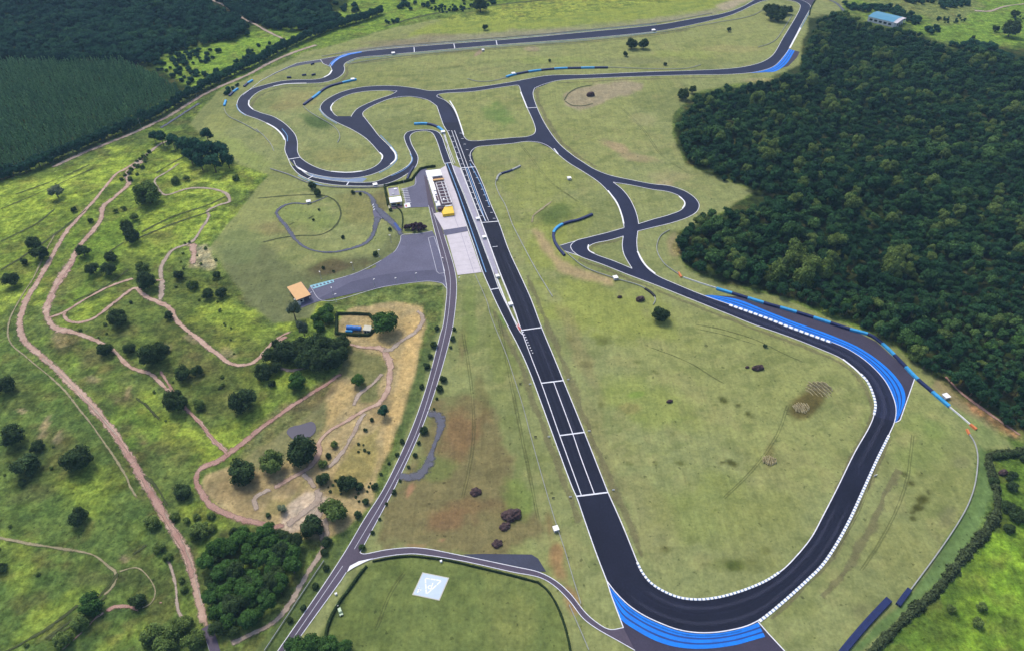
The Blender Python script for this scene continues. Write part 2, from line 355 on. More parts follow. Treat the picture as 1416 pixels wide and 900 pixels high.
# yellow field and bare verge over the back straight
patch([(560,52),(610,28),(760,-10),(1060,-60),(1030,-5),(980,14),(900,26),(800,36),(700,48)], '#97a24c', 4, 8, 0.95)
mix(f4, 0.5, 0.62, '#83944a', 0.7, ss(poly_sd(qx, qy, [(560,52),(610,28),(760,-10),(1060,-60),(1030,-5),(980,14),(900,26),(800,36),(700,48)]), 0, 6))
patch([(470,74),(560,54),(680,44),(800,38),(900,28),(985,14),(1035,0),(1000,16),(900,34),(800,43),(700,53),(560,66),(480,74)], '#9a957a', 3, 6, 0.8)
patch([(990,8),(1010,0),(1040,-8),(1035,2),(1000,16)], '#b5a78d', 3, 3, 0.8)
# inside the circuit: fresh and worn grass
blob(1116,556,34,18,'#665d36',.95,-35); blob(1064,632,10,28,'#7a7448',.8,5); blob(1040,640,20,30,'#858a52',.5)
for (cx, cy, rx, ry) in [(835,470,16,10),(812,505,10,6),(880,500,8,4),(907,515,9,3),(930,600,6,4),(870,640,12,6),(905,640,7,5),(858,595,4,2.5),(940,640,7,3),(1075,610,5,3),(1050,700,6,4),(955,670,5,3),(985,850,5,3),(790,470,6,3),(830,560,5,4),(990,560,8,3),(1090,690,6,3),(920,760,14,8),(1060,760,8,5),(850,690,8,5)]: blob(cx, cy, rx, ry, '#5f6634', .75, 15, .9)
blob(760,330,60,60,'#98a053',.8); blob(830,430,120,50,'#97a052',.8,15); blob(900,560,90,40,'#93a052',.6,20); blob(1000,700,120,60,'#8a9650',.5)
blob(740,260,60,50,'#959c58',.7); blob(690,158,26,16,'#6f8a48',.8,20); blob(436,168,26,11,'#5c7042',.95,20,.3); blob(766,296,32,18,'#64763f',.9,-10,.4); blob(1085,830,60,30,'#848c52',.4)
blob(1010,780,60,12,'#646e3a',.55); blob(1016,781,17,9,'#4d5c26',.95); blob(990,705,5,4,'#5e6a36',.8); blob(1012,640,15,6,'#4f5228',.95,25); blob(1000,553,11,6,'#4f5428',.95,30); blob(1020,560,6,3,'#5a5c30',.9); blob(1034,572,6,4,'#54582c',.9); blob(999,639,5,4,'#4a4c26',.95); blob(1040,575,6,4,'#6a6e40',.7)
blob(880,545,14,5,'#72903c',.6,-10); blob(870,565,20,9,'#948a58',.6); blob(960,745,10,6,'#66703e',.5)
blob(800,480,14,90,'#948a60',.5,-22); blob(830,620,20,100,'#8f8a5c',.45,-18); blob(900,720,30,80,'#969063',.35,-20); blob(1060,700,60,110,'#95985e',.4,25)
patch([(740,320),(752,325),(770,352),(800,372),(850,385),(846,394),(800,385),(770,372),(748,345)], '#b5a078', 4, 5, 0.9)
patch([(780,132),(800,122),(860,114),(890,116),(888,126),(850,135),(820,148),(800,152),(782,146)], '#a79a7e', 3, 5, 0.9)
blob(855,205,30,8,'#b09a78',.8,25); blob(880,218,30,7,'#ac9a76',.7,8); blob(890,165,20,10,'#a3a070',.6); blob(930,245,40,10,'#a59e72',.6); blob(920,255,16,6,'#b0a07c',.6); blob(1050,112,30,5,'#ab9f78',.6)
blob(662,73,12,3,'#a8947c',.9,-40); blob(735,68,12,5,'#a8977c',.7); blob(560,60,60,6,'#8d8266',.6); blob(600,50,40,5,'#8f846a',.6); blob(415,138,40,14,'#a09a66',.7); blob(395,148,26,8,'#938a5c',.6); blob(470,215,50,12,'#9b9860',.6)
blob(640,235,40,10,'#8f8a58',.3); blob(330,210,60,14,'#96a45c',.7,30); blob(300,170,30,14,'#9da262',.7,-30)
blob(950,75,60,8,'#95a058',.6); blob(1010,68,50,6,'#a39e68',.7); blob(880,85,80,6,'#8a8e62',.6); blob(760,84,70,6,'#96a25c',.6)
# paddock bank
patch([(300,345),(345,330),(420,380),(480,360),(520,350),(552,318),(560,345),(520,368),(440,398),(430,440),(380,446),(345,425),(310,372)], '#6d7450', 6, 14, 0.75)
blob(465,370,60,14,'#60543f',.8,-8); blob(500,290,40,30,'#86804f',.6); blob(525,280,16,30,'#7c7350',.6); blob(380,315,40,12,'#8d7f58',.6); blob(430,300,50,30,'#8a9a55',.6); blob(545,300,14,20,'#77804e',.5); blob(330,340,40,30,'#7d8a58',.6)
patch([(440,420),(500,405),(570,396),(608,398),(606,430),(592,470),(586,425),(530,416),(470,430),(455,432)], '#6f7f4a', 4, 6, 0.9)
patch([(285,338),(300,365),(296,372),(263,368),(268,352),(262,340)], '#b5a992', 3, 5, 0.85)
# dry yellow slope by the access road
DRY = [(468,434),(490,424),(530,416),(588,420),(590,445),(578,500),(560,570),(542,615),(522,662),(520,690),(480,735),(440,745),(400,740),(310,712),(280,680),(285,655),(330,640),(360,618),(430,570),(470,520),(485,480),(466,465)]
patch(DRY, '#b9a47b', 3, 8, 0.94, r=0.3)
dry = ss(poly_sd(qx, qy, DRY), -2, 6)
mix(f2, 0.5, 0.66, '#94825f', 0.6, dry); mix(f1, 0.5, 0.6, '#c4ab74', 0.6, dry)
patch([(540,440),(586,425),(588,450),(575,505),(556,565),(540,615),(530,640),(528,600),(545,560),(552,510),(560,460)], '#cfb27c', 5, 8, 0.9)
patch([(470,530),(485,530),(486,555),(450,590),(446,570),(460,550)], '#cbb07c', 4, 6, 0.9)
patch([(485,480),(528,488),(534,510),(520,550),(500,556),(495,525),(470,520)], '#6c7548', 4, 8, 0.8)
patch([(370,575),(450,535),(450,590),(440,610),(430,615),(390,640),(345,650),(320,640)], '#7d8058', 5, 8, 0.85)
patch([(392,560),(440,530),(466,520),(458,545),(430,570),(400,575)], '#73634a', 5, 8, 0.6)
patch([(470,640),(500,600),(525,590),(520,660),(480,690),(460,680)], '#9a9058', 5, 8, 0.8)
patch([(395,695),(424,678),(440,682),(455,690),(458,698),(440,708),(420,728),(400,738),(386,730)], '#cbb8a6', 3, 4, 0.95)
patch([(374,690),(400,690),(424,660),(430,668),(400,700),(380,715),(362,710)], '#9a9060', 4, 6, 0.8)
blob(400,672,30,12,'#8a7a5e',.6); blob(322,680,40,16,'#8c7c5c',.6)
# verges of the access road, worn soil right of it
patch([(590,460),(604,462),(585,540),(560,605),(525,675),(470,770),(380,905),(350,905),(420,790),(480,735),(520,690),(545,620),(575,520)], '#5f7042', 3, 5, 0.95, r=0.4)
patch([(530,700),(545,690),(600,560),(640,540),(690,560),(700,640),(740,730),(700,770),(600,755),(520,750)], '#7f7350', 8, 26, 0.8)
for (cx, cy, rx, ry, hx, al, an) in [(640,600,40,30,'#8a6f4e',.8,-30),(620,720,50,24,'#8b6f50',.8,0),(650,700,60,14,'#866c4c',.6,0),(566,680,6,16,'#b58a6a',.8,25),(772,770,14,34,'#a07c58',.8,-10),(760,730,10,40,'#87704e',.7,-10),(790,830,10,24,'#a5845f',.8,-20),
        (640,480,6,40,'#7f6e4c',.6,5),(665,540,10,40,'#7a6e48',.5,-10),(690,500,20,60,'#7f8a4a',.5,-15),(720,690,24,40,'#7a8d48',.7,-10),(600,650,30,20,'#758548',.6,0),(650,440,14,50,'#7b8c4c',.6,0),(695,445,10,24,'#74934a',.8,-20),(575,755,20,4,'#a17c5c',.6,0),(612,747,6,4,'#b08a68',.8,0),
        (610,768,60,6,'#6d7c42',.7,0)]:
    blob(cx, cy, rx, ry, hx, al, an, 0.8)
# the landing field
FIELD = [(504,782),(520,776),(566,769),(620,775),(708,797),(745,808),(758,818),(774,845),(790,900),(800,1100),(380,1100),(440,905),(455,860),(482,815)]
patch(FIELD, '#75834a', 2, 3, 0.95, r=0.25)
fld = ss(poly_sd(qx, qy, FIELD), -2, 4); mix(f2, 0.5, 0.66, '#66743f', 0.7, fld); mix(f1, 0.52, 0.64, '#8b9055', 0.5, fld)
patch([(440,880),(456,850),(482,808),(500,786),(508,784),(486,815),(468,845),(452,880),(446,910)], '#55663a', 3, 4, 0.8)
# outside of the bottom bend and beyond the far hedge
for (cx, cy, rx, ry, hx, al, an) in [(1275,690,12,9,'#4f5226',.95,0),(1268,702,11,7,'#4f5228',.95,0),(1262,716,7,5,'#4f5228',.95,0),(1260,668,9,5,'#56582e',.95,20),(1284,680,6,3,'#585a30',.9,20),(1250,655,6,3,'#5c6032',.9,25),(1262,708,8,3,'#585a30',.9,20),(1272,655,10,4,'#6a7040',.7,20),(1310,720,20,26,'#7a7a58',.6,25),(1330,640,14,10,'#80825a',.6,0),(1300,765,6,36,'#a59a7a',.7,30),(1190,845,20,16,'#787a55',.6,-30),(1275,610,40,50,'#8c9a58',.6,0),(1240,760,50,50,'#95985e',.5,20),(1290,590,20,20,'#7e9250',.6,0)]:
    blob(cx, cy, rx, ry, hx, al, an, 0.8)
patch([(1290,545),(1330,560),(1400,615),(1362,622),(1345,600),(1312,570)], '#84965a', 4, 6, 0.6)
patch([(1352,612),(1366,628),(1376,690),(1356,740),(1300,805),(1262,840),(1190,900),(1170,905),(1262,815),(1325,725),(1348,675)], '#66814a', 3, 5, 0.95)
patch([(1366,640),(1370,700),(1350,745),(1290,815),(1245,855),(1235,850),(1280,800),(1330,742),(1358,690)], '#82a062', 3, 5, 0.35)
patch([(1366,628),(1500,615),(1600,620),(1600,1100),(1150,1100),(1215,898),(1290,830),(1340,770),(1378,712),(1378,680)], '#5f7d30', 3, 5, 0.95, r=0.8)
patch([(1300,850),(1360,760),(1390,740),(1500,700),(1500,1000),(1260,1000),(1290,890)], '#86ac34', 8, 40, 0.85)
mix(fbm(GX, GY, 14, 171, 4), 0.5, 0.64, '#5f7230', 0.5, ss(poly_sd(qx, qy, [(1366,640),(1500,640),(1500,1100),(1190,1000),(1215,898),(1300,825),(1378,712)]), 0, 8))
for (cx, cy, rx, ry, hx, al, an) in [(1310,870,30,30,'#55692c',.7,-40),(1375,780,20,20,'#6d7f35',.6,0),(1400,640,20,16,'#5b7330',.8,0),(1380,725,20,20,'#58662e',.7,0),(1405,860,30,26,'#4d5f2c',.5,0),(1340,800,12,20,'#5e7430',.6,30)]:
    blob(cx, cy, rx, ry, hx, al, an, 0.8)
patch([(1300,520),(1330,548),(1370,572),(1416,605),(1416,615),(1392,606),(1350,582),(1318,562),(1290,535)], '#9a8866', 3, 6, 0.7)
patch([(1330,552),(1360,566),(1412,603),(1405,606),(1350,574)], '#b58264', 2, 4, 0.8)
# under the wood on the right
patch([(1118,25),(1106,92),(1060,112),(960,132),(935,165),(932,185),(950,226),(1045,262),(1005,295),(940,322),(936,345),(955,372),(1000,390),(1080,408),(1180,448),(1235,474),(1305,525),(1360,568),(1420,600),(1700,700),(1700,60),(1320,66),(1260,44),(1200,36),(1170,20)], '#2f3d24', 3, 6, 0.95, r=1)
patch([(1385,602),(1416,606),(1416,625),(1400,622)], '#5f8030', 3, 5, 0.6)
blob(1090,395,30,10,'#6c8a3c',.6); blob(935,340,12,24,'#a08f6c',.7)
# dry stalks and bare soil through the scrub, dulling its green
scr = np.clip(rough, 0, 1)*(1-mown)
mix(fbm(GX, GY, 12, 131, 4), 0.58, 0.70, '#6b6140', 0.4, scr); mix(fbm(GX, GY, 7, 151, 3), 0.6, 0.74, '#3f5026', 0.45, scr); mix(f4, 0.62, 0.72, '#46552a', 0.4, scr)
lum = colr @ np.array([.3, .6, .1]); colr += (0.05*scr)[..., None]*(lum[..., None]*np.array([1.08, 1.0, .8])-colr)
colr *= (1+0.16*scr)[..., None]*np.array([1.0, 1.0, .92])**scr[..., None]
# even mottling
k = (0.86+0.28*fbm(GX, GY, 5, 77, 3))[..., None]; colr *= k
V = np.stack([GX, GY, GZ], -1).reshape(-1, 3); ny, nx = GX.shape
i = np.arange(ny*nx).reshape(ny, nx); F = np.stack([i[:-1, :-1], i[:-1, 1:], i[1:, 1:], i[1:, :-1]], -1).reshape(-1, 4)
gm = bpy.data.meshes.new('ground'); gm.vertices.add(len(V)); gm.vertices.foreach_set('co', V.ravel().astype(np.float32))
gm.loops.add(F.size); gm.loops.foreach_set('vertex_index', F.ravel().astype(np.int32)); gm.polygons.add(len(F))
gm.polygons.foreach_set('loop_start', np.arange(0, F.size, 4, dtype=np.int32)); gm.polygons.foreach_set('use_smooth', np.ones(len(F), bool))
gm.update()
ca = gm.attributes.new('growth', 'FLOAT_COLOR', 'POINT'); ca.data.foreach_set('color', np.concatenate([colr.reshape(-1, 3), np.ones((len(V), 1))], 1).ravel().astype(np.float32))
ra = gm.attributes.new('scrub', 'FLOAT', 'POINT'); ra.data.foreach_set('value', rough.ravel().astype(np.float32))
m, t, b = nodemat('ground'); L = t.links.new
a1 = N(t, 'ShaderNodeAttribute', attribute_name='growth'); a2 = N(t, 'ShaderNodeAttribute', attribute_name='scrub'); geo = N(t, 'ShaderNodeNewGeometry')
def noise(sc, det, ro=0.6):
    n = N(t, 'ShaderNodeTexNoise'); n.inputs['Scale'].default_value = sc; n.inputs['Detail'].default_value = det; n.inputs['Roughness'].default_value = ro
    L(geo.outputs['Position'], n.inputs['Vector']); return n.outputs['Fac']
def rangemap(src, a, bb, c, d):
    n = N(t, 'ShaderNodeMapRange'); n.inputs[1].default_value = a; n.inputs[2].default_value = bb
    for i_, v_ in ((3, c), (4, d)):
        if isinstance(v_, (int, float)): n.inputs[i_].default_value = v_
        else: L(v_, n.inputs[i_])
    L(src, n.inputs[0]); return n.outputs[0]
def math_(op, a, bb):
    n = N(t, 'ShaderNodeMath', operation=op)
    for i_, v_ in enumerate((a, bb)):
        if isinstance(v_, (int, float)): n.inputs[i_].default_value = v_
        else: L(v_, n.inputs[i_])
    return n.outputs[0]
nA, nB = noise(0.55, 8, 0.7), noise(0.11, 6, 0.62)
lo = rangemap(a2.outputs['Fac'], 0, 1, 0.80, 0.50); hi = rangemap(a2.outputs['Fac'], 0, 1, 1.20, 1.48)
k1 = rangemap(nA, 0.3, 0.7, lo, hi)
lo2 = rangemap(a2.outputs['Fac'], 0, 1, 0.90, 0.72); hi2 = rangemap(a2.outputs['Fac'], 0, 1, 1.10, 1.28); k2 = rangemap(nB, 0.32, 0.68, lo2, hi2)
nC = noise(0.26, 5, 0.6); k4 = rangemap(nC, 0.35, 0.65, rangemap(a2.outputs['Fac'], 0, 1, 0.93, 0.70), rangemap(a2.outputs['Fac'], 0, 1, 1.06, 1.28))
tuft = noise(0.3, 2, 0.5); k3 = rangemap(tuft, 0.67, 0.72, 1.0, 0.55)
st = N(t, 'ShaderNodeMapping'); st.inputs['Rotation'].default_value = (0, 0, 0.95); st.inputs['Scale'].default_value = (0.5, 0.025, 1); L(geo.outputs['Position'], st.inputs['Vector'])
ns_ = N(t, 'ShaderNodeTexNoise'); ns_.inputs['Scale'].default_value = 1.0; ns_.inputs['Detail'].default_value = 4; L(st.outputs[0], ns_.inputs['Vector']); k5 = rangemap(ns_.outputs['Fac'], 0.3, 0.7, 0.92, 1.08)
kk = math_('MULTIPLY', math_('MULTIPLY', math_('MULTIPLY', k1, k2), math_('MULTIPLY', k3, k4)), k5)
hs = N(t, 'ShaderNodeValToRGB'); hs.color_ramp.elements[0].position = .35; hs.color_ramp.elements[1].position = .65; hs.color_ramp.elements[0].color = (.84, .93, .9, 1); hs.color_ramp.elements[1].color = (1.12, 1.05, .85, 1); L(nB, hs.inputs[0])
m0 = N(t, 'ShaderNodeMix', data_type='RGBA', blend_type='MULTIPLY'); L(rangemap(a2.outputs['Fac'], 0, 1, 0.18, 1.0), m0.inputs[0]); L(a1.outputs['Color'], m0.inputs[6]); L(hs.outputs[0], m0.inputs[7])
mx = N(t, 'ShaderNodeMix', data_type='RGBA', blend_type='MULTIPLY'); mx.inputs[0].default_value = 1
L(m0.outputs[2], mx.inputs[6]); L(kk, mx.inputs[7]); L(mx.outputs[2], b.inputs['Base Color'])
b.inputs['Roughness'].default_value = 0.95; b.inputs['Specular IOR Level'].default_value = 0.02
bp = N(t, 'ShaderNodeBump'); bp.inputs['Strength'].default_value = 1.0; L(rangemap(a2.outputs['Fac'], 0, 1, 0.15, 1.0), bp.inputs['Distance'])
L(nA, bp.inputs['Height']); L(bp.outputs[0], b.inputs['Normal'])
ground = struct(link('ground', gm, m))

# ------------------------------------------------------------------ roads, track, lines
ZS = {'n': 0}
def level(base):                                       # each flat sheet lies a few mm above the one before
    ZS['n'] += 1; return base + 0.001*ZS['n']
def sheet(name, loop, mat, base=0.03, sm=False, smooth_n=6):
    pts = smooth(loop, True, smooth_n) if sm else loop
    z = level(base); w = [P(a, b) for a, b in pts]
    tris = tessellate_polygon([w]); vs = [(p.x, p.y, p.z+z) for p in w]
    fs = []
    for a, b_, c in tris:
        A, B, C = Vector(vs[a]), Vector(vs[b_]), Vector(vs[c])
        fs.append((a, b_, c) if (B-A).cross(C-A).z > 0 else (a, c, b_))
    return struct(link(name, mesh(name, vs, fs), M[mat]))
def strip(name, left, right, mat, base=0.03):
    """road surface between two traced edges"""
    l = [P(*q) for q in smooth(left)]; r = [P(*q) for q in smooth(right)]
    n = int(max(len(l), len(r))*1.5)
    def ev(w):
        w, _ = resample(w, 1.0); u = np.linspace(0, len(w)-1, n); i0 = np.floor(u).astype(int); i1 = np.minimum(i0+1, len(w)-1); f = (u-i0)[:, None]
        return w[i0]*(1-f)+w[i1]*f
    l, r = ev(l), ev(r); z = level(base); v = []
    for a, b_ in zip(l, r): v += [(a[0], a[1], a[2]+z), (b_[0], b_[1], b_[2]+z)]
    fs = []
    for k_ in range(n-1):
        q = (2*k_, 2*k_+1, 2*k_+3, 2*k_+2); A, B, C = (Vector(v[q[0]]), Vector(v[q[1]]), Vector(v[q[2]]))
        fs.append(q if (B-A).cross(C-A).z > 0 else q[::-1])
    return struct(link(name, mesh(name, v, fs), M[mat]))
def path_pts(pts, step=1.0, sm=True):
    w = [P(*q) for q in (smooth(pts) if sm else pts)]
    return resample(w, step)
def ribbon(name, pts, width, mat, base=0.05, jit=0.0, step=1.5, sm=True, lift=True, dashes=None, mats=None, kind='structure', seed=None):
    """painted line, path or road along a traced centre line; width in metres, or (start, end)"""
    w, s = path_pts(pts, step, sm); n = len(w); z = level(base) if lift else base
    tg = np.gradient(w[:, :2], axis=0); tg /= np.linalg.norm(tg, axis=1)[:, None]+1e-9; nr = np.stack([-tg[:, 1], tg[:, 0]], 1)
    wd = np.interp(np.linspace(0, 1, n), np.linspace(0, 1, len(width)), width) if isinstance(width, (tuple, list)) else np.full(n, width)
    hl = wd/2; hr = wd/2
    if jit:
        sd_ = (seed if seed is not None else ZS['n'])*13
        a = w[:, 0]; c = w[:, 1]
        hl = hl+jit*2.6*(fbm(a, c, 12, 100+sd_, 2)-0.5)*wd; hr = hr+jit*2.6*(fbm(a, c, 12, 200+sd_, 2)-0.5)*wd
    v = []; soft = jit > 0; cs = ((1, 1.5, 0), (1, .4, 1), (-1, .4, 1), (-1, 1.5, 0)) if soft else ((1, 1, 1), (-1, 1, 1)); ed = []; nc = len(cs)
    for k_ in range(n):
        for sgn, fr, e_ in cs:
            h_ = (hl if sgn > 0 else hr)[k_]*fr
            v.append((w[k_, 0]+sgn*nr[k_, 0]*h_, w[k_, 1]+sgn*nr[k_, 1]*h_)); ed.append(e_*min(1, 3*min(k_, n-1-k_)/max(3, n*0.04)) if soft else 1)
    va = np.array(v); hz = H(va[:, 0], va[:, 1])+z; v = [(q[0], q[1], float(h_)) for q, h_ in zip(va, hz)]
    f, mi = [], []
    for k_ in range(n-1):
        if dashes:
            ph = (s[k_] % (dashes[0]+dashes[1]))
            on = ph < dashes[0]
            if not on and mats is None: continue
            mi.append(0 if on else 1)
        else: mi.append(0)
        f.append((nc*k_, nc*k_+1, nc*k_+nc+1, nc*k_+nc))
        for c_ in range(1, nc-1): f.append((nc*k_+c_, nc*k_+c_+1, nc*k_+nc+c_+1, nc*k_+nc+c_)); mi.append(mi[-1])
    me = mesh(name, v, f, mi)
    if soft: at = me.attributes.new('edge', 'FLOAT', 'POINT'); at.data.foreach_set('value', np.array(ed, np.float32))
    o = link(name, me, [M[q] for q in mats] if mats else M[mat])
    o['kind'] = kind; return o
LW = 0.5
def line(pts, w=LW, mat='white_line', name='track_line', **kw): return ribbon(name, pts, w, mat, base=0.08, **kw)
def kerb(pts, w=1.3, block=2.2, off=0.0):
    """toothed kerb: blocks alternately white and washed blue, a real step above the track"""
    p, s = path_pts(pts, block/3); mb = MB(); n = len(p)
    tg = np.gradient(p[:, :2], axis=0); tg /= np.linalg.norm(tg, axis=1)[:, None]+1e-9
    for k_ in range(n-1):
        c, d = p[k_], p[k_+1]; nr = np.array([-tg[k_, 1], tg[k_, 0]]); nr2 = np.array([-tg[k_+1, 1], tg[k_+1, 0]])
        on = k_ % 3 != 2; h = 0.36 if on else 0.32; ww = w/2 if on else w/2*0.85
        q = [c[:2]+nr*ww, c[:2]-nr*ww, d[:2]-nr2*ww, d[:2]+nr2*ww]
        mb.add([(*a, 0.0) for a in q]+[(*a, h) for a in q], [(4,5,6,7),(0,1,5,4),(1,2,6,5),(2,3,7,6),(3,0,4,7)], 0 if on else 1)
    return struct(mb.build('kerb', [M['kerb_white'], M['kerb_blue']]))

# traced edges (photo pixels)
ST_L = [(604,147),(614,175),(619.6,184),(635,225),(637.5,232.6),(655.4,280),(665.6,306.8),(678.4,341),(691.5,377),(709,421),(721,456.6),(735,495),(748.5,529.5),(774,602),(800.5,675),(804,685)]
ST_R = [(653,225),(657,231),(667,253),(679,283.7),(689.5,307.5),(704,347.5),(719,380),(734.5,414.5),(748.8,452.8),(766.4,495),(779,526),(808,597.5),(838,673.8),(840.5,680),(860.5,725),(880.5,775)]
PIT_L = [(615.8,228),(622,246.6),(631,269.6),(636,285),(645.8,313),(655.4,340),(666.9,374.5),(678.3,401),(691,428.5),(703.9,454),(716.6,478.5),(730.5,509),(750.5,562.5),(770.5,617.5),(792,675),(797,686),(810.5,725),(825.5,767.5),(839,802.5)]
PIT_R = [(624,225.6),(628.6,239),(640,267),(647,285),(658,313),(668,340),(681,374.5),(689.8,399),(703.9,428.5),(718,457.3),(723,463)]
TURN_IN = [(880.5,775),(888,790),(900.5,805),(920.5,817.5),(940.5,825),(965.5,827.5),(990.5,825),(1015.5,818.8),(1040.5,810),(1062,800),(1082,787.5),(1102,767.5),(1122,742.5),(1139.5,710),(1157.5,675),(1182,625),(1202,590),(1208,575),(1210,560),(1205.8,542.5),(1197,525),(1182,510),(1162,495),(1137,483.8),(1099.5,468.8),(1062,455.5),(1045.5,450),(1008,435),(958,415),(908,395),(868,380),(833,366),(800.5,354),(791.8,347.5)]
TURN_OUT = [(839,802.5),(850.5,817.5),(868,835),(888,849),(913,861),(938,870),(963,874),(988,873.8),(1013,870),(1035.5,863.8),(1062,849),(1087,827.5),(1114.5,802.5),(1137,780),(1157,750),(1174.5,717.5),(1193.5,676),(1212,635),(1229.5,600),(1237,582.5),(1239,565),(1234.5,547.5),(1224.5,527.5),(1209.5,510),(1192,495),(1172,482.5),(1152,473.8),(1124.5,463.8),(1087,450),(1062,440),(1008,421),(973,408.8),(933,392.5),(908,381),(893,368.8),(883,352.5),(880.5,335),(882,320)]
CROSS_L = [(708,199),(728,196.2),(745.5,197.5),(758,202.5),(773,215),(785.5,225),(808,238.8),(828,252.5),(840.5,265),(853,282.5),(860.5,300),(863,315)]
CROSS_R = [(739,122.5),(737,130),(743,150),(755.5,175),(773,199),(793,216),(808,226),(820.5,233.8),(840.5,242),(870.5,248.8),(903,255),(925.5,257.5),(945.5,263.8),(960.5,273.8),(966.8,283.8),(964,292.5),(953,300),(928,308.8),(898,316),(882,320)]
ISLE_U = [(848,252.5),(870.5,256),(903,262.5),(925.5,266),(940.5,272.5),(947.5,282),(943,290),(925.5,297.5),(903,303.8),(883,310)]
ISLE_UL = [(883,310),(881.8,302.5),(878,290),(870.5,275),(860.5,262.5),(848,252.5)]
ISLE_L = [(861.8,327),(843,332.5),(820.5,337.5),(813.5,342.5),(815,347.5),(825.5,353),(848,361),(874,371.8)]
ISLE_LR = [(874,371.8),(863,352.5),(860.5,340),(861.8,327)]
BR_UP = [(863,315.5),(838,322.5),(813,328.8),(795.5,333.8),(789,341),(791.8,347.5)]
W_L = [(480,76),(467.7,81.7),(460.5,87.4),(457.3,92.5),(459,97.5),(455.4,103.3),(446,108.4),(431.6,110.5),(410,110.8),(388.3,112.7),(366.6,117.8),(349.3,122.8),(337.8,129.3),(330.5,136.5),(327.7,145.2),(330.5,152.4),(340.6,159.6),(355,164.7),(369.5,171.2),(381,178.4),(391.3,188.5),(394.8,195.5),(394,208.2),(398.4,219.5),(402.6,229.4),(412.5,240.7),(423.8,247),(440.7,252.7),(464.7,256.3),(493,257.7),(521.2,257),(542.4,252),(563.6,240.7),(575,230.8),(578,222.4),(577.5,216),(569,199.4),(567,189),(572,184),(581,182),(591.5,182),(598,184.7),(603,193),(613.9,225),(615.8,228)]
W_R = [(480,86),(475.7,90.3),(476.7,96),(473.5,103.3),(462,110.5),(446,114.6),(424.4,115.8),(395.5,116.8),(378,120),(361,125.7),(349.3,133.6),(343.8,142.3),(346.4,149.5),(359.4,156),(378,161.8),(392.6,170.5),(404,181.3),(409,188.5),(411.4,198.4),(411.4,209.7),(415.3,218),(426.6,226.6),(442,233.7),(459,237.9),(481.7,239.3),(501.5,237.2),(518.4,230.8),(526.9,223),(528.6,216),(524,211),(507,192.7),(487.3,180),(466.5,170),(450,160),(442.8,150),(447.8,141),(466.5,130),(491.5,122.5),(516.5,119.5),(549,119.5),(574,122.5),(594,126),(616.5,125),(654,121.8),(708,113.8),(728,110),(758,105),(808,103.8),(883,100.5),(958,98),(1000,96),(1025.4,93.4),(1048,88.3),(1061,82.6),(1070,75),(1082.6,53.4),(1100.4,24),(1106,12.7),(1106.5,7.6),(1101.7,3.8),(1094,1.5),(1079,0),(1067,0),(1054.7,2),(1042,7),(1025.4,15.3),(1008,22.2),(958,34.5),(908,43.6),(808,53.6),(708,61),(604,70),(529,77),(494,80.5),(480,86)]
M_OUT = [(406,222.4),(411,232.3),(423.8,238.6),(439.3,242.9),(459,246),(481.7,247),(501.5,245),(521.2,239.3),(538,230),(546.7,221),(546.7,213.9),(539.6,204),(524,188.5),(514,175.5),(504,162.8),(501.5,158.5),(502.8,155),(514,147.5),(541.5,136.5),(566.5,133.8),(591.5,138.8),(604,147)]
P_UP = [(410,230),(422,240),(431,244.7),(456.6,249.8),(482,252.4),(501,253),(520.5,251.2),(539,243.4),(554.5,235.8),(564.7,228.7),(569,222.4),(568.5,214.7),(561,198),(559,189),(563,183.4),(571,181),(586,179.6),(599,180.5),(606.8,184),(611.3,190.4),(617,207),(624,225.6)]
ISLE_S = [(484,166),(464,160),(457.8,150),(461.5,142.5),(479,132.5),(504,127),(534,125.6),(549,126.3)]
ISLE_S2 = [(549,126.3),(544,130),(516.5,140),(494,151),(486.5,160),(484,166)]
TOP_U = [(480,76),(494,73),(529,68.8),(604,62.5),(708,54.5),(808,45),(908,35),(958,26.5),(1000,19),(1025.4,10.2),(1042,1),(1058,-8)]
NE_OUT = [(1106.8,0),(1114.4,3.2),(1120,7.6),(1120.8,10.8),(1114.4,22.9),(1105.5,39.4),(1091.5,67.4),(1081.4,81.4),(1071,91.5),(1057,97.2),(1038,101),(1000,103.6),(958,104),(858,107),(795.5,110),(770.5,112),(750.5,117.5),(739,122.5)]
ISLE_M = [(729,150),(738,170),(740.5,180),(739,185),(730.5,189),(708,191),(679,193.7),(649,195),(642.7,191),(636.5,172.5),(626.5,150),(616.5,140),(604,133.7),(606.5,131),(654,127),(708,119),(717,118.8),(720.5,127.5),(729,150)]
SIDE_LO = [(708,199),(674,202),(659,204),(651.5,210),(650,217.5),(653,225)]

# surfaces
def part_of(e, a, b_):
    """the stretch of an edge between the points nearest to a and b"""
    ia = min(range(len(e)), key=lambda k_: (e[k_][0]-a[0])**2+(e[k_][1]-a[1])**2); ib = min(range(len(e)), key=lambda k_: (e[k_][0]-b_[0])**2+(e[k_][1]-b_[1])**2)
    return e[ia:ib+1] if ia <= ib else e[ib:ia+1][::-1]
sheet('runoff_asphalt', [(839,802.5),(862,867.5),(843,871),(878,899),(900,915),(960,930),(1060,925),(1088,903),(1062,875),(1048,859),(1035.5,863),(988,872),(938,868),(888,848),(850,816)], 'asphalt_runoff')
sheet('runoff_asphalt', [(970,408),(1022,410.4),(1041.5,417.5),(1078.6,427),(1150,448.7),(1187,460),(1212,472.5),(1242,500),(1265,522.5),(1255,551),(1244.5,581),(1238,584),(1236,560),(1222,527),(1190,496),(1150,475),(1087,452),(1008,423)], 'asphalt_runoff')
sheet('runoff_asphalt', [(774,340),(793,334),(800,345),(793,352),(780.5,347.5)], 'asphalt_dark')
sheet('runoff_asphalt', [(480,75.5),(442,82.5),(446,88),(456,93),(460,88)], 'asphalt_runoff')
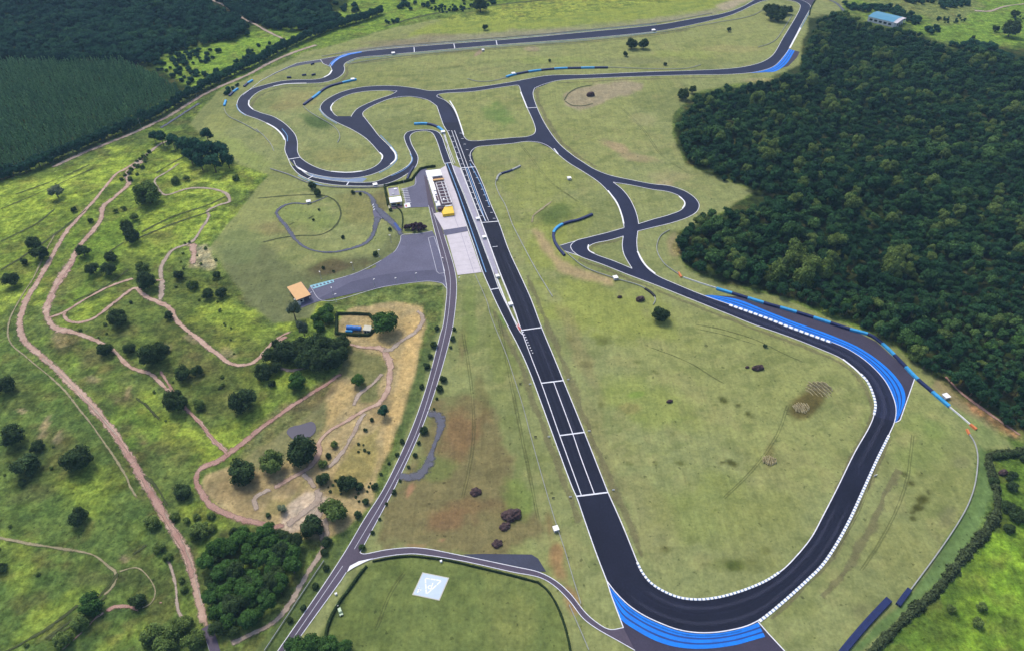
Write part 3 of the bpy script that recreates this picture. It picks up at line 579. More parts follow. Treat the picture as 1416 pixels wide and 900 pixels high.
strip('old_road', [(336,132),(346,124),(361,112),(381,101),(410,88),(444,82.6)], [(347,126),(352,119),(366,110),(390,98.5),(412,91.5),(446,86)], 'asphalt_dark')
sheet('runoff_asphalt', [(1106,-2),(1128,-4),(1126,4),(1122,11),(1116,5)], 'asphalt_runoff')
sheet('runoff_asphalt', [(1090,68),(1106,72),(1102,80),(1090,92),(1070,98),(1052,100),(1075,88)], 'asphalt_runoff')
# pit approach and pit lane
strip('pit_lane', part_of(W_L, (402.6,229.4), (563.6,240.7)), part_of(P_UP, (410,230), (554.5,235.8)), 'asphalt_straight')
strip('pit_lane', part_of(W_L, (563.6,240.7), (615.8,228)), part_of(P_UP, (554.5,235.8), (624,225.6)), 'asphalt_track')
strip('pit_lane', part_of(PIT_L, (615.8,228), (716.6,478.5)), PIT_R, 'asphalt_straight')
strip('pit_lane', part_of(PIT_L, (716.6,478.5), (839,802.5)), [(721,458),(735,495),(748.5,529.5),(774,602),(804,685),(839,801)], 'asphalt_straight')
# main straight and the bottom bend
strip('race_track', part_of(ST_L, (604,147), (637.5,232.6)), [(604,133.7),(616.5,140),(626.5,150),(636.5,172.5),(642.7,191),(652,212),(657,231)], 'asphalt_straight')
strip('race_track', part_of(ST_L, (637.5,232.6), (804,685)), part_of(ST_R, (657,231), (840.5,680)), 'asphalt_straight')
strip('race_track', [(804,685),(839,802.5)], [(840.5,680),(880.5,775)], 'asphalt_straight')
strip('race_track', [(796,686),(839,802.5)], [(804,685),(842,800)], 'asphalt_straight')
TI = TURN_IN; TO = TURN_OUT
for a, b_, c, d, mt in [((880.5,775),(940.5,825),(839,802.5),(913,861),'asphalt_straight'),((940.5,825),(1040.5,810),(913,861),(1062,849),'asphalt_straight'),((1040.5,810),(1157.5,675),(1062,849),(1193.5,676),'asphalt_straight'),((1157.5,675),(1208,575),(1193.5,676),(1237,582.5),'asphalt_straight'),
                    ((1208,575),(1182,510),(1237,582.5),(1209.5,510),'asphalt_track'),((1182,510),(1062,455.5),(1209.5,510),(1087,450),'asphalt_track'),((1062,455.5),(908,395),(1087,450),(933,392.5),'asphalt_track'),((908,395),(868,380),(933,392.5),(883,352.5),'asphalt_track')]:
    strip('race_track', part_of(TI, a, b_), part_of(TO, c, d), mt)
# crossing: centre, lower branch, upper branch
strip('race_track', [(791.8,347.5),(800.5,354),(833,366),(868,380),(895,390)], [(815,347.5),(825.5,353),(848,361),(874,371.8),(900,378)], 'asphalt_track')
sheet('race_track', [(868,380),(908,395),(908,381),(893,368.8),(883,352.5),(880.5,335),(882,320),(883,310),(881.8,302.5),(863,300),(863,315.5),(861.8,327),(860.5,340),(863,352.5),(874,371.8)], 'asphalt_track')
strip('race_track', part_of(CROSS_L, (828,252.5), (863,315)), [(848,251),(860.5,262.5),(870.5,275),(878,290),(881.8,302.5),(883,312)], 'asphalt_track')
strip('race_track', [(739,185),(745.5,197),(758,202.5),(773,215),(785.5,225),(808,238.8),(828,252.5),(836,260)], [(750,164),(755.5,175),(773,199),(793,216),(808,226),(820.5,233.8),(840.5,242),(852,253)], 'asphalt_track')
strip('race_track', [(840,243),(848,252.5),(870.5,256),(903,262.5),(925.5,266),(940.5,272.5)], [(840.5,242),(855,246),(870.5,248.8),(903,255),(925.5,257.5),(947,265)], 'asphalt_track')
strip('race_track', [(938,271),(947.5,282),(943,290),(925.5,297.5),(903,303.8),(880,311)], [(945.5,263.8),(966.8,280),(964,292.5),(953,300),(928,308.8),(880,321)], 'asphalt_track')
strip('race_track', [(865,315),(838,322.5),(813,328.8),(795.5,333.8),(789,341),(791.8,347.5),(800,353)], [(865,326.5),(843,332.5),(820.5,337.5),(815,340.5),(813.5,343.5),(815,347.5),(822,351.5)], 'asphalt_track')
# connector down from the back straight, side link
strip('race_track', [(717,118.8),(720.5,127.5),(729,150),(738,170),(740.5,180),(739,187)], [(745,118),(737,130),(743,150),(755.5,175),(765,189),(760,204)], 'asphalt_track')
strip('race_track', [(708,191),(730.5,189),(741,184)], [(708,199),(728,196.2),(750,199)], 'asphalt_straight')
strip('race_track', [(640,190),(649,195),(679,193.7),(708,191)], [(652,214),(659,204),(674,202),(708,199)], 'asphalt_straight')
sheet('race_track', [(636.5,172.5),(642.7,191),(649,195),(660,194.5),(659,204),(651.5,210),(650,217.5),(653,225),(640,215)], 'asphalt_straight')
sheet('race_track', [(738,170),(755.5,175),(773,199),(765,207),(745,198),(728,196),(730.5,189),(739,185),(740.5,180)], 'asphalt_track')
strip('race_track', part_of(W_R, (594,126), (708,113.8)), [(594,139),(606.5,131),(654,127),(708,119)], 'asphalt_track')
strip('race_track', part_of(W_R, (708,113.8), (1000,96)), [(708,119),(717,118.8),(739,122.5),(770.5,112),(858,107),(958,104),(1000,103.6)], 'asphalt_track')
strip('race_track', part_of(W_R, (1000,96), (1070,75)), part_of(NE_OUT, (1000,103.6), (1081.4,81.4)), 'asphalt_track')
strip('race_track', part_of(W_R, (1070,75), (1106,12.7)), part_of(NE_OUT, (1081.4,81.4), (1120,7.6)), 'asphalt_track')
strip('race_track', [(1106,12.7),(1106.5,7.6),(1101.7,3.8),(1094,1.5),(1079,0),(1067,0),(1054.7,2),(1042,7)], [(1120.8,10.8),(1116,3),(1106.8,-2),(1094,-6),(1079,-9),(1067,-11),(1058,-10),(1040,1.5)], 'asphalt_track')
strip('race_track', part_of(TOP_U, (480,76), (1042,1)), [(480,86),(494,80.5),(529,77),(604,70),(708,61),(808,53.6),(908,43.6),(958,34.5),(1008,22.2),(1025.4,15.3),(1042,7)], 'asphalt_track')
# west loops
for a, b_, c, d in [((480,76),(388.3,112.7),(480,86),(395.5,116.8)),((388.3,112.7),(330.5,152.4),(395.5,116.8),(346.4,149.5)),((330.5,152.4),(398.4,219.5),(346.4,149.5),(415.3,218))]:
    l = W_L[W_L.index(a):W_L.index(b_)+1]; r0 = W_R[:60]; r = r0[r0.index(c):r0.index(d)+1]
    strip('race_track', l, r, 'asphalt_track')
strip('race_track', [(398.4,219.5),(404,226),(411,232.3),(423.8,238.6),(439.3,242.9),(459,246),(481.7,247),(501.5,245),(521.2,239.3)], W_R[W_R.index((415.3,218)):W_R.index((518.4,230.8))+1], 'asphalt_track')
strip('race_track', [(521.2,239.3),(538,230),(546.7,221),(546.7,213.9),(539.6,204),(524,188.5),(514,175.5)], W_R[W_R.index((518.4,230.8)):W_R.index((487.3,180))+1], 'asphalt_track')
strip('race_track', [(514,175.5),(504,162.8),(486,161),(464,160),(457.8,150),(461.5,142.5)], W_R[W_R.index((487.3,180)):W_R.index((447.8,141))+1], 'asphalt_track')
strip('race_track', [(461.5,142.5),(479,132.5),(504,127),(534,125.6),(560,132)], W_R[W_R.index((447.8,141)):W_R.index((574,122.5))+1], 'asphalt_track')
strip('race_track', ISLE_S2, [(575,133.8),(566.5,133.8),(541.5,136.5),(514,147.5),(502.8,155),(501.5,162)], 'asphalt_track')
sheet('race_track', [(545,127),(549,119.5),(574,122.5),(594,126),(606.5,130),(604,134),(608,150),(604,147),(591.5,138.8),(566.5,134),(541.5,136.5)], 'asphalt_track')
strip('race_track', [(591.5,138.8),(604,147),(612,170)], [(596,126),(612,136),(634,170)], 'asphalt_track')
sheet('painted_runoff', [(423.8,239.5),(439.3,243.7),(459,246.8),(481.7,248),(501.5,246),(508,247),(501,252.2),(482,251.8),(456.6,249.2),(431,244.2)], 'blue_pale')
# rubbered and scrubbed streaks along the racing line
def streak(e1, e2, t_, w, mat, base=0.06):
    a = between(e1, e2, t_, 80); tg = np.gradient(a[:, :2], axis=0); tg /= np.linalg.norm(tg, axis=1)[:, None]; z = level(base); v = []; ed = []
    for i_, (q, d) in enumerate(zip(a, tg)):
        for s_, e_ in ((1, 0), (.4, 1), (-.4, 1), (-1, 0)): v.append((q[0]-d[1]*s_*w/2, q[1]+d[0]*s_*w/2, q[2]+z)); ed.append(e_*min(1, min(i_, 79-i_)/12)*0.9)
    me = mesh('rubber_streak', v, [(4*i_+c, 4*i_+c+1, 4*i_+c+5, 4*i_+c+4) for i_ in range(79) for c in range(3)]); at = me.attributes.new('edge', 'FLOAT', 'POINT'); at.data.foreach_set('value', np.array(ed, np.float32)); struct(link('rubber_streak', me, M[mat]))
# blue bands of the run-offs
def between(e1, e2, t_, n=60):
    def ev(e):
        w, _ = resample([P(*q) for q in smooth(e)], 1.0); u = np.linspace(0, len(w)-1, n); i0 = np.floor(u).astype(int); i1 = np.minimum(i0+1, len(w)-1); f = (u-i0)[:, None]
        return w[i0]*(1-f)+w[i1]*f
    a, c = ev(e1), ev(e2); return a*(1-t_)+c*t_
def band(e1, e2, t0, t1, mat):
    a, c = between(e1, e2, t0), between(e1, e2, t1); z = level(0.06); v = []
    for p, q in zip(a, c): v += [(p[0], p[1], p[2]+z), (q[0], q[1], q[2]+z)]
    f = []
    for k_ in range(len(a)-1):
        q = (2*k_, 2*k_+1, 2*k_+3, 2*k_+2); A, B, C = Vector(v[q[0]]), Vector(v[q[1]]), Vector(v[q[2]])
        f.append(q if (B-A).cross(C-A).z > 0 else q[::-1])
    struct(link('painted_band', mesh('painted_band', v, f), M[mat]))
B1i = [(842,810),(850.5,819),(868,836.5),(888,850.5),(913,862.5),(938,871.3),(963,875.3),(988,875.1),(1013,871.3),(1035.5,865),(1048,860)]
B1o = [(845,822),(858,855),(878,870),(903,883.8),(928,892.5),(958,896.5),(988,895.5),(1020.5,890.5),(1040,885),(1058,880)]
B2i = [(973,408.8),(1008,421),(1062,440),(1087,450),(1124.5,463.8),(1152,473.8),(1172,482.5),(1192,495),(1209.5,510),(1224.5,527.5),(1234.5,547.5),(1239,565),(1238,583)]
B2o = [(984,408.5),(1021,414.5),(1059,429.6),(1098,445),(1112,450),(1147,462.5),(1187,480),(1217,500),(1237,518.8),(1249.5,537.5),(1252,552.5),(1246,570),(1239.5,583)]
B3i = [(1036,101.5),(1057,97.7),(1071,92),(1081.4,81.9),(1091,68.2)]
B3o = [(1056,100.5),(1071,99.5),(1080,95),(1089,87),(1099,70.5)]
for bi, bo in ((B1i, B1o), (B2i, B2o), (B3i, B3o)):
    for t0, t1, mt in ((0.02,.29,'blue_bright'),(.29,.40,'blue_mid'),(.40,.62,'blue_bright'),(.62,.73,'blue_mid'),(.73,1,'blue_bright')):
        band(bi, bo, t0, t1, mt)
streak(B1i, B1o, .16, .9, 'rubber', .1); streak(B2i, B2o, .16, .9, 'rubber', .1)
sheet('painted_runoff', [(457,88),(462,83),(470,78),(482,74),(500,71.5),(500,73),(484,76),(470,81),(463,86.5),(459,92)], 'blue_bright')
E1 = part_of(TI, (880.5,775), (1157.5,675)); E2 = part_of(TO, (839,802.5), (1193.5,676)); E3 = part_of(TI, (1157.5,675), (908,395)); E4 = part_of(TO, (1193.5,676), (933,392.5))
for t_, w, mt in ((.12,3,'rubber'),(.3,2.5,'rubber_pale'),(.42,2,'rubber'),(.58,4,'rubber'),(.74,2.5,'rubber_pale'),(.86,3,'rubber')): streak(E1, E2, t_, w, mt)
for t_, w, mt in ((.2,3,'rubber'),(.45,3,'rubber_pale'),(.65,3,'rubber')): streak(E3, E4, t_, w, mt)
S1, S2 = part_of(ST_L, (665.6,306.8), (804,685)), part_of(ST_R, (689.5,307.5), (840.5,680))
for t_, w, mt in ((.2,2,'rubber'),(.4,2.5,'rubber'),(.62,1.5,'rubber_pale'),(.78,2.5,'rubber')): streak(S1, S2, t_, w, mt)
# white edge lines
for e in (ST_R, PIT_L, [(631,216),(637.5,232.6),(655.4,280),(665.6,306.8),(678.4,341),(691.5,377),(709,421),(721,456.6),(735,495),(748.5,529.5),(774,602),(800.5,675),(804,685)], PIT_R, TI, TO, CROSS_L, CROSS_R, ISLE_U, ISLE_UL, ISLE_L, ISLE_LR, BR_UP, W_L, M_OUT, P_UP, ISLE_S, ISLE_S2, TOP_U, NE_OUT, SIDE_LO): line(e)
line(ST_L[:4]); line(ISLE_M)
k0 = W_R.index((1067,0)); line(W_R[:k0+1]); line(W_R[k0:])
for e in ([(443,82.6),(447,88.5),(457,92.5)], [(410,88),(444,82.6),(480,75.5)], [(336,132),(346,124),(361,112),(381,101),(410,88)], [(862,867.5),(845,822),(839,802.5)], [(1048,859),(1062,875),(1088,903)], [(1265,522.5),(1255,551),(1244.5,581),(1238,584)], [(774,340),(795.5,333.8)], [(780.5,347.5),(800.5,354)]): line(e, sm=False)
for e in ([(549,214),(548.5,222),(540,231),(524,240)], [(526,187.5),(541,203),(549,213)], [(567,213),(570.5,221),(566,229),(556,237),(541,244)], [(390,178.5),(397,188),(397.5,196)], [(412,243),(424,249.5),(441,255.5),(465,259),(493,260),(521,259.5)], [(455,92.5),(457.5,87.5),(466,80.5),(478,74.5)], [(480,74.5),(529,67.3),(604,61),(708,53),(808,43.5),(908,33.5)], [(480,88),(494,82.3),(529,78.6),(604,71.6),(708,62.6),(808,55.2),(908,45.2)], [(1122.5,11),(1116,23.5),(1107,40)], [(650,227),(665,255),(677,285)], [(645,232),(662,279),(671,306)], [(618,226),(626,246),(640,284),(660,342),(672,377)], [(327,145),(330,153),(340,160.5)], [(441,151),(449,161),(466,171.5)]): ribbon('painted_kerb', e, .7, 'kerb_lightblue', base=0.10)
# wider whitened kerb stretches
for e, w in (([(622,140),(629,152),(636.5,172.5),(641,187)], 1.3), ([(840.5,264),(853,281),(860,299),(862.5,310)], 1.2), ([(881.5,348),(886,357),(893,367.5),(906,379)], 1.2), ([(814,338.8),(813,343),(814.5,347),(822,351)], 1.0), ([(939,272),(947,281),(943.5,289)], 1.0),
             ([(369,171),(381,178),(390,187),(394,194)], 1.5), ([(344.5,139),(344.2,146),(350,152)], 1.2), ([(448,107.5),(455.4,103.3),(459,97.8)], 1.8), ([(424,115.6),(395,116.6),(378,119.8)], 1.4), ([(528,221),(528.8,216),(525,211.5)], 1.4), ([(540,204),(547,214),(547,221),(540,228)], 1.6), ([(1107,39),(1100,52),(1092,67)], 2.0), ([(720,128),(729,150)], 1.2), ([(458.5,154),(457.5,149),(461,143)], 1.2), ([(772,214),(766,206)], 1.0), ([(458,237.7),(481.7,239),(501,237)], 1.2), ([(1197,525),(1182,510),(1165,496.5)], 1.2), ([(412,232.5),(424,239)], 1.8)):
    ribbon('painted_kerb', e, w, 'kerb_white', base=0.12)
kerb([(881,777),(888,791),(900.5,806),(920.5,818.5),(940.5,826),(965.5,828.5),(990.5,826),(1015.5,819.8),(1040.5,811),(1062,801),(1078,790.5)], 1.1, 2.0)
kerb([(1050,858.5),(1062,849.5),(1087.5,828),(1115,803),(1137.5,780.5),(1157.5,750.5),(1175,718),(1194,676.5),(1212.5,635.5),(1229,602)], 1.35, 2.2)
kerb([(1208.5,573),(1210.5,560),(1206.3,542.5),(1198,525.5),(1190,517)], 1.4, 2.6)
kerb([(1008.5,421.8),(1062,441),(1087,450.8),(1124.5,464.6),(1150,473.8)], 2.2, 3.6)
# markings of the straight: cross lines, drag lanes, grid boxes
for a, b_ in [((720.5,457),(749,453)),((749,529.7),(779,526)),((774.5,602),(808,597.6)),((797,686),(841,680.5)),((664,308.5),(690,306.5)),((678.3,401),(689.8,399)),((615.5,226.5),(624,225.6)),((637.5,232.8),(657.5,231.5)),((426,248),(433,243.8)),((479.5,256.5),(482.5,252)),((398.5,221),(415,218.2)),((572.5,66),(573,72.5)),((627.5,61),(629,67.5)),((686,56.5),(687.5,63)),((729.5,150),(743,149.2))]:
    line([a, b_], 0.9 if a[1] > 300 else 1.0, sm=False, name='cross_line')
line([(765.5,527.8),(792,599.7),(803,632),(822,683)], 0.5, name='lane_line')
line([(624.5,181),(640,224),(664,290),(672,306.5)], 0.5, name='lane_line'); line([(628.5,181),(644,223),(668,288),(675.5,306)], 0.5, name='lane_line')
for k_ in range(17):
    y = 181.5+k_*7.55+0.02*k_*k_
    if y > 304: break
    xl = np.interp(y, [q[1] for q in ST_L[:9]], [q[0] for q in ST_L[:9]]); xr = np.interp(y, [172.5,191,212,225,253,283.7,307.5], [636.5,642.7,652,653.5,667,679,689.5])
    line([(xl+1.0, y), (xl+4.2, y)], 0.55, sm=False, name='grid_mark'); 
    y2 = y+3.4; line([(xr-4.2, y2), (xr-0.8, y2)], 0.55, sm=False, name='grid_mark')
for k_ in range(9):
    p0 = (721.8+k_*1.75, 459.5+k_*3.6); line([p0, (p0[0]+2.6-0.15*k_, p0[1]-0.3)], 0.75, sm=False, name='exit_mark')
line([(681,342),(688,341.3)], 0.6, sm=False, name='grid_mark')
# road of the paddock and the gate
RD_L = [(374,915),(384,900),(441.5,817.5),(479,760),(504,717.5),(531,675),(566.5,600),(589,537.5),(609,462.5),(612.7,450),(616.5,420),(617.7,397.5),(615,377.5),(592.7,285),(589,262),(586,242)]
RD_R = [(396,908),(406.5,892.5),(471.5,802.5),(479,791),(497.8,763.8),(541.5,682.5),(546.5,672.5),(584,590),(606.5,525),(625,457.5),(626.5,450),(631.5,400),(629,375),(614,325),(604,297.5),(596,268),(590,246)]
PLAZA = [(412,428),(429,396),(461.5,387.5),(494,377.5),(524,362.5),(546.5,347.5),(554,332.5),(555,326),(579,323.8),(597.7,320),(604,330),(622,390),(617.7,397.5),(611.5,392.5),(594,389.5),(574,391),(529,397.5),(445,416),(432,420)]
sheet('paddock_yard', PLAZA, 'asphalt_old', base=0.02)
sheet('paddock_yard', [(429,403),(470,394),(520,382),(560,376),(600,374),(615,385),(611.5,392.5),(594,389.5),(574,391),(529,397.5),(445,416)], 'asphalt_yard', base=0.02)
sheet('car_park', [(575,240),(582,234),(590,233.5),(591,262),(595,286.5),(563,288),(557,262),(573,256.5)], 'asphalt_old', base=0.02)
strip('access_road', RD_L, RD_R, 'asphalt_road', base=0.02)
strip('gate_road', [(497.8,763.8),(509,765),(534,760),(566.5,757),(591.5,758.8),(629,766),(708,782.5),(745.5,791),(768,802.5),(788,820),(808,845),(823,858.8),(843,870),(862,867.5)], [(479,791),(489,782.5),(516.5,772.5),(566.5,765.5),(591.5,767.5),(640,775.5),(708,790.5),(748,798.8),(768,811),(788,831),(805.5,853.8),(823,867.5),(858,887.5),(878,899)], 'asphalt_road', base=0.02)
sheet('painted_runoff', [(480,791),(484,782.5),(496.5,776),(516.5,771.8),(504,777.5),(489,785)], 'kerb_white', base=0.3)
for e in (RD_L[:-4]+[(592.7,285)], RD_R[:3], [(471.5,802.5),(479,791)], RD_R[4:-3], [(497.8,763.8),(502,765.8),(509,765),(534,760),(566.5,757),(591.5,758.8),(629,766),(708,782.5),(745.5,791),(768,802.5),(788,820),(808,845),(823,858.8),(843,870),(862,867.5)], [(489,782.5),(516.5,772.5),(566.5,765.5),(591.5,767.5),(640,775.5),(708,790.5),(748,798.8),(768,811),(788,831),(805.5,853.8),(823,867.5),(858,887.5),(878,899)]):
    line(e, 0.34, name='road_line')
for e in ([(390,905),(474,782.5)], [(490,759),(539,675),(575,600),(598,530),(617.7,450),(622.7,400),(621.5,377.5),(597,288)]): line(e, 0.32, 'white_dim', name='road_line')
for e in ([(579,323.8),(555,326),(554,332.5),(546.5,347.5),(524,362.5),(494,377.5),(461.5,387.5),(429,396)], [(597.7,320),(579,323.8)], [(429,396),(445,416),(529,397.5),(574,391),(594,389.5),(611.5,392.5),(617,399)], [(563,288),(557,262)], [(554,262.5),(573,257),(575,254),(575,242),(580,236)]):
    line(e, 0.4, 'white_dim', name='road_line')
isl = sheet('planted_island', [(592.2,329.5),(600.2,327.5),(608,350),(615,376),(613.5,378),(607,379),(604,376)], 'trail_dark', base=0.14)
line([(592.2,329.5),(600.2,327.5),(608,350),(615,376),(613.5,378),(607,379),(604,376),(592.2,329.5)], 0.35, 'white_dim', name='road_line', sm=False)
for k_ in range(9):
    a = (554.5+k_*0.62, 262.5+k_*2.35); line([a, (a[0]+9.2, a[1]-0.3)], 0.55, 'white_line', sm=False, name='parking_line')
sheet('painted_runoff', [(558.5,283),(566.5,281),(568,287),(560,288.5)], 'kerb_white', base=0.25); sheet('painted_runoff', [(560.3,284.3),(562.6,284),(563,287),(560.8,287.2)], 'red_paint', base=0.27)
sheet('painted_bay', [(428.5,395.8),(461,387.3),(462.3,391),(434,400.3)], 'cyan_paint', base=0.2)
for k_ in range(6):
    a = (431.5+k_*5.0, 395.9-k_*1.35); sheet('parking_bay', [(a[0], a[1]+0.6), (a[0]+2.6, a[1]-0.1), (a[0]+4.4, a[1]+1.9), (a[0]+1.8, a[1]+2.6)], 'asphalt_old', base=0.22)
# concrete apron of the pits, slab by slab in rows
sheet('concrete_apron', [(600,296),(622,290),(615,268),(616,231),(622,246.6),(631,269.6),(645.5,315),(614.5,321)], 'concrete')
sheet('concrete_apron', [(609,234),(616.5,229.5),(623,248),(632,272),(637,288),(624,292),(615,262)], 'concrete')
sheet('concrete_apron', [(617.5,326),(647,320.5),(666.2,377),(632.7,381)], 'concrete')
sheet('crossing_road', [(612.5,318.8),(645,313.8),(647.2,320),(615,326.5)], 'asphalt_old', base=0.06)
line([(625,291),(634,316)], 0.35, 'concrete_grey', name='slab_joint'); line([(637.5,323),(655.5,378)], 0.35, 'concrete_grey', name='slab_joint')
for k_ in range(9):
    t_ = k_/9; a = (617.5+(632.7-617.5)*t_, 326+55*t_); c = (647+(666.2-647)*t_, 320.5+56.5*t_); line([a, c], 0.12, 'concrete_grey', name='slab_joint', sm=False)
for k_ in range(7):
    t_ = k_/7+0.06; a = (643+(657.5-643)*t_, 325+50*t_); line([a, (a[0]+2.2, a[1]+1.2)], 0.4, 'concrete_grey', name='slab_joint', sm=False)
# platform between pit lane and straight, lawn strips at its ends
PWa = [(625.6,229),(630.5,242),(641.8,268),(649,287),(660,315),(670,342),(682.8,376.5),(686,384)]; PWb = [(636,233),(643,252),(653.4,279),(664,308),(677,342),(688.6,376),(690.3,382)]
strip('pit_wall_platform', PWa, PWb, 'concrete_grey', base=0.12)
for off, cl in ((0.0, 'white_line'), (1.6, 'kerb_blue')):
    line([(a+off*0.8, b_) for a, b_ in PWa[:-1]], 0.45, cl, name='platform_line')
line([(687,384),(704.7,428.5),(718.5,456)], 0.5, name='platform_line')
line([(606.8,184),(613,186),(620,208),(627,228)], 0.5, name='platform_line'); line([(614.5,184),(622,208),(629.5,227)], 0.5, name='platform_line')
sheet('pit_exit_mark', [(714,449),(717.5,448),(720.5,456),(718,457.5)], 'red_paint', base=0.2)
sheet('dark_pad', [(640,766.5),(668,765.5),(735,766.5),(744,772),(755,790),(745.5,790),(708,781.5),(660,772)], 'asphalt_dark', base=0.02)
# puddle, pond, wet hollow
def water(name, loop): return sheet(name, loop, 'water', base=0.05, sm=True)
water('pond', [(396.5,598),(400,592),(407,589),(415,587.5),(423,585),(431,583),(436,587),(437,594),(433,601),(425,606),(415,609),(405,607)])
ribbon('wet_hollow', [(590,573),(602,574),(609,582),(608,596),(603,610),(596,626),(590,642),(580,656),(566,659),(550,659)], (5,6,5,3,2.2,3,5,6,5,5), 'mud', base=0.03, jit=0.25)
# inner loop road on the paddock bank
ribbon('loop_road', [(456,271),(426.5,282),(404,282),(388,287.5),(382.8,295),(391.5,308.5),(404,325),(414,337),(429,345.5),(454,349.5),(479,346),(504,337.5),(516.5,325),(520,311),(524,300)], (.8,1.2,1.5,2.4,3.0,3.0,2.8,2.6,2.4,2.2,2.8,3.6,4.6,5), 'asphalt_path', base=0.05, jit=0.3)
ribbon('loop_road', [(488,265.5),(504,266.5),(514,274),(519,285),(528,296),(546.5,312.5),(555,326)], (2.5,4,5,6,6,5,4), 'asphalt_path', base=0.05, jit=0.12)
sheet('loop_road', [(516,290),(524,288),(548,310),(541,306),(528,303),(521,306),(515,318),(518,306)], 'asphalt_old', sm=True)
ribbon('blue_ramp', [(545.5,309),(549.5,314.5),(553,320)], 2.2, 'blue_mid', base=0.2)
for e in ([(354,275),(404,270.5),(449,271),(464,278.8),(471.5,292.5),(469,305),(459,317.5),(441.5,325),(416.5,326),(391,329),(361.5,336)], [(0+425,303.5),(435,298)], [(399,311.5),(409,307.5)]):
    ribbon('grass_path', e, 1.3, 'trail_dark', base=0.03, jit=0.3)
# worn verges beside the track, wheel marks and mowing lines on the lawns
VN = [0]
def low(): VN[0] += 1; return 0.008+0.0015*(VN[0] % 12)      # under the asphalt, over the soil
def verge(e, dx, dy, w, jit=.4): ribbon('worn_verge', [(a+dx, b_+dy) for a, b_ in e], w, 'worn_grass', base=low(), jit=jit, lift=False)
verge(ST_R[6:], 9, 0, 5); verge(PIT_L[8:-2], -9, 0, 4); verge(part_of(TI, (1157.5,675), (908,395)), -3, 5, 3); verge(CROSS_R[:8], 5, -1, 4); verge(part_of(TI, (908,395), (800.5,354)), -2, 4, 3); verge(ISLE_L[:5], 3, 2, 2); verge(W_R[:14], 4, 4, 3)
verge([(1064,857),(1090,833),(1117,808),(1140,785),(1161,754),(1178,721),(1197,680),(1215,640),(1232,606)], 0, 0, 2.2); verge([(1120,820),(1150,790),(1175,750),(1200,700),(1225,640)], 14, 6, 4, .6)
verge([(480,90),(604,75.5),(708,66.5),(808,59),(908,48.5),(958,40)], 0, 0, 4); verge([(604,60),(708,52),(808,43),(908,33)], 0, -1, 4); verge([(770,115),(858,111),(958,108),(1000,107)], 0, 0, 3)
for e in ([(960,448),(1000,456),(1040,468),(1080,487),(1110,500)], [(965,455),(1005,464),(1046,477)], [(1090,560),(1075,600),(1040,650),(1000,690)], [(1262,600),(1255,660),(1228,730),(1190,790)], [(1210,640),(1190,700),(1150,770)], [(900,480),(950,500),(1000,530)], [(720,200),(760,250),(800,280)], [(650,100),(700,92),(760,88),(840,86)], [(600,98),(700,84),(800,76),(900,66)], [(660,76),(760,70),(860,66)], [(500,100),(560,97),(640,92)], [(860,150),(890,180),(915,215),(960,245)], [(640,460),(650,520),(655,600),(640,690)], [(690,440),(705,520),(725,620),(745,720)], [(560,790),(540,820),(520,870)]):
    for d_ in (-1.6, 1.6): ribbon('wheel_mark', [(a+d_, b_+.3*d_) for a, b_ in e], .7, 'wheel_mark', base=low(), jit=.5, lift=False)
# dirt roads and tracks
D = 'dirt_road'
ribbon(D, [(192.5,222),(170,236),(162.5,240),(135,272.5),(112.5,297.5),(92.5,320),(75,350),(55,385),(35,420),(27,450),(32.5,470),(57.5,492.5),(82.5,515),(110,542.5),(135,570),(160,600),(180,632.5),(205,674),(232.5,722.5),(255,760),(267.5,797.5),(277.5,837.5),(287.5,872.5)], (2.5,3,3,3.5,4,4.5,4.2,4,4.2,4.2,4.4,4.2,4.2,3.6), 'dirt', jit=0.16)
ribbon('gate_road', [(285,866),(292,882),(301,912)], 4.2, 'asphalt_road', base=0.1)
line([(283.5,877),(290.5,900)], 0.35, name='road_line'); line([(298,884),(304,900)], 0.35, name='road_line')
ribbon(D, [(200,222),(175,240),(178,255),(162.5,270),(142.5,287.5),(140,302.5),(130,317.5),(110,340),(97.5,365),(77.5,395),(65,422.5),(66,440),(75,452.5),(112.5,462.5),(140,475),(160,487.5),(180,507.5),(207.5,517.5),(230,537.5),(257.5,565),(277.5,585),(295,607.5),(310,622.5),(318,631)], (5,4.5,4,4,4.5,6,6,5,3.5,3,3,2.5,2.5,3), 'dirt', jit=0.2)
ribbon(D, [(66,440),(87.5,432.5),(112.5,417.5),(150,397.5),(185,385)], 2.2, 'dirt', jit=0.2)
ribbon(D, [(92,430),(89,437),(95,444),(110,446),(130,440),(160,417.5),(187.5,399),(197,407),(217.5,417.5),(235,427.5),(250,450),(270,465),(297.5,487.5),(320,503),(342.5,504.5),(354,499),(369,482.5),(376,475),(389,465),(404,458)], (2,2.2,2.4,3,3.5,3,3.2,3.6,3.4,3,2.2), 'dirt', jit=0.2)
ribbon(D, [(222.5,417.5),(224,390),(222.5,372.5),(237.5,347.5),(265,335),(280,315),(289,300),(287.5,292.5),(303,284),(317.5,279),(315,270),(297.5,262.5),(262.5,261),(227.5,270),(217.5,260),(214,250),(232.5,237.5),(250,225)], (3.6,3.6,3,3.2,3,2.5,2.5,2.8,2.5,2,1.8,2,2), 'dirt_pale', jit=0.2)
ribbon(D, [(265,337),(269,352),(268,366)], (6,7,4), 'dirt', jit=0.3); ribbon(D, [(213,388),(226,388)], 2.5, 'dirt', jit=0.2)
ribbon(D, [(474,516),(465,521),(456.5,527.5),(429,545),(391.5,570),(354,597.5),(325,621),(300,637.5),(278,648),(271,660),(275,675),(290,697.5),(312.5,710),(354,722.5),(379,728.5),(396,726)], (2.5,2.8,3,3.2,3.6,3.6,3.4,3.2,3.2,3), 'dirt_red', jit=0.2)
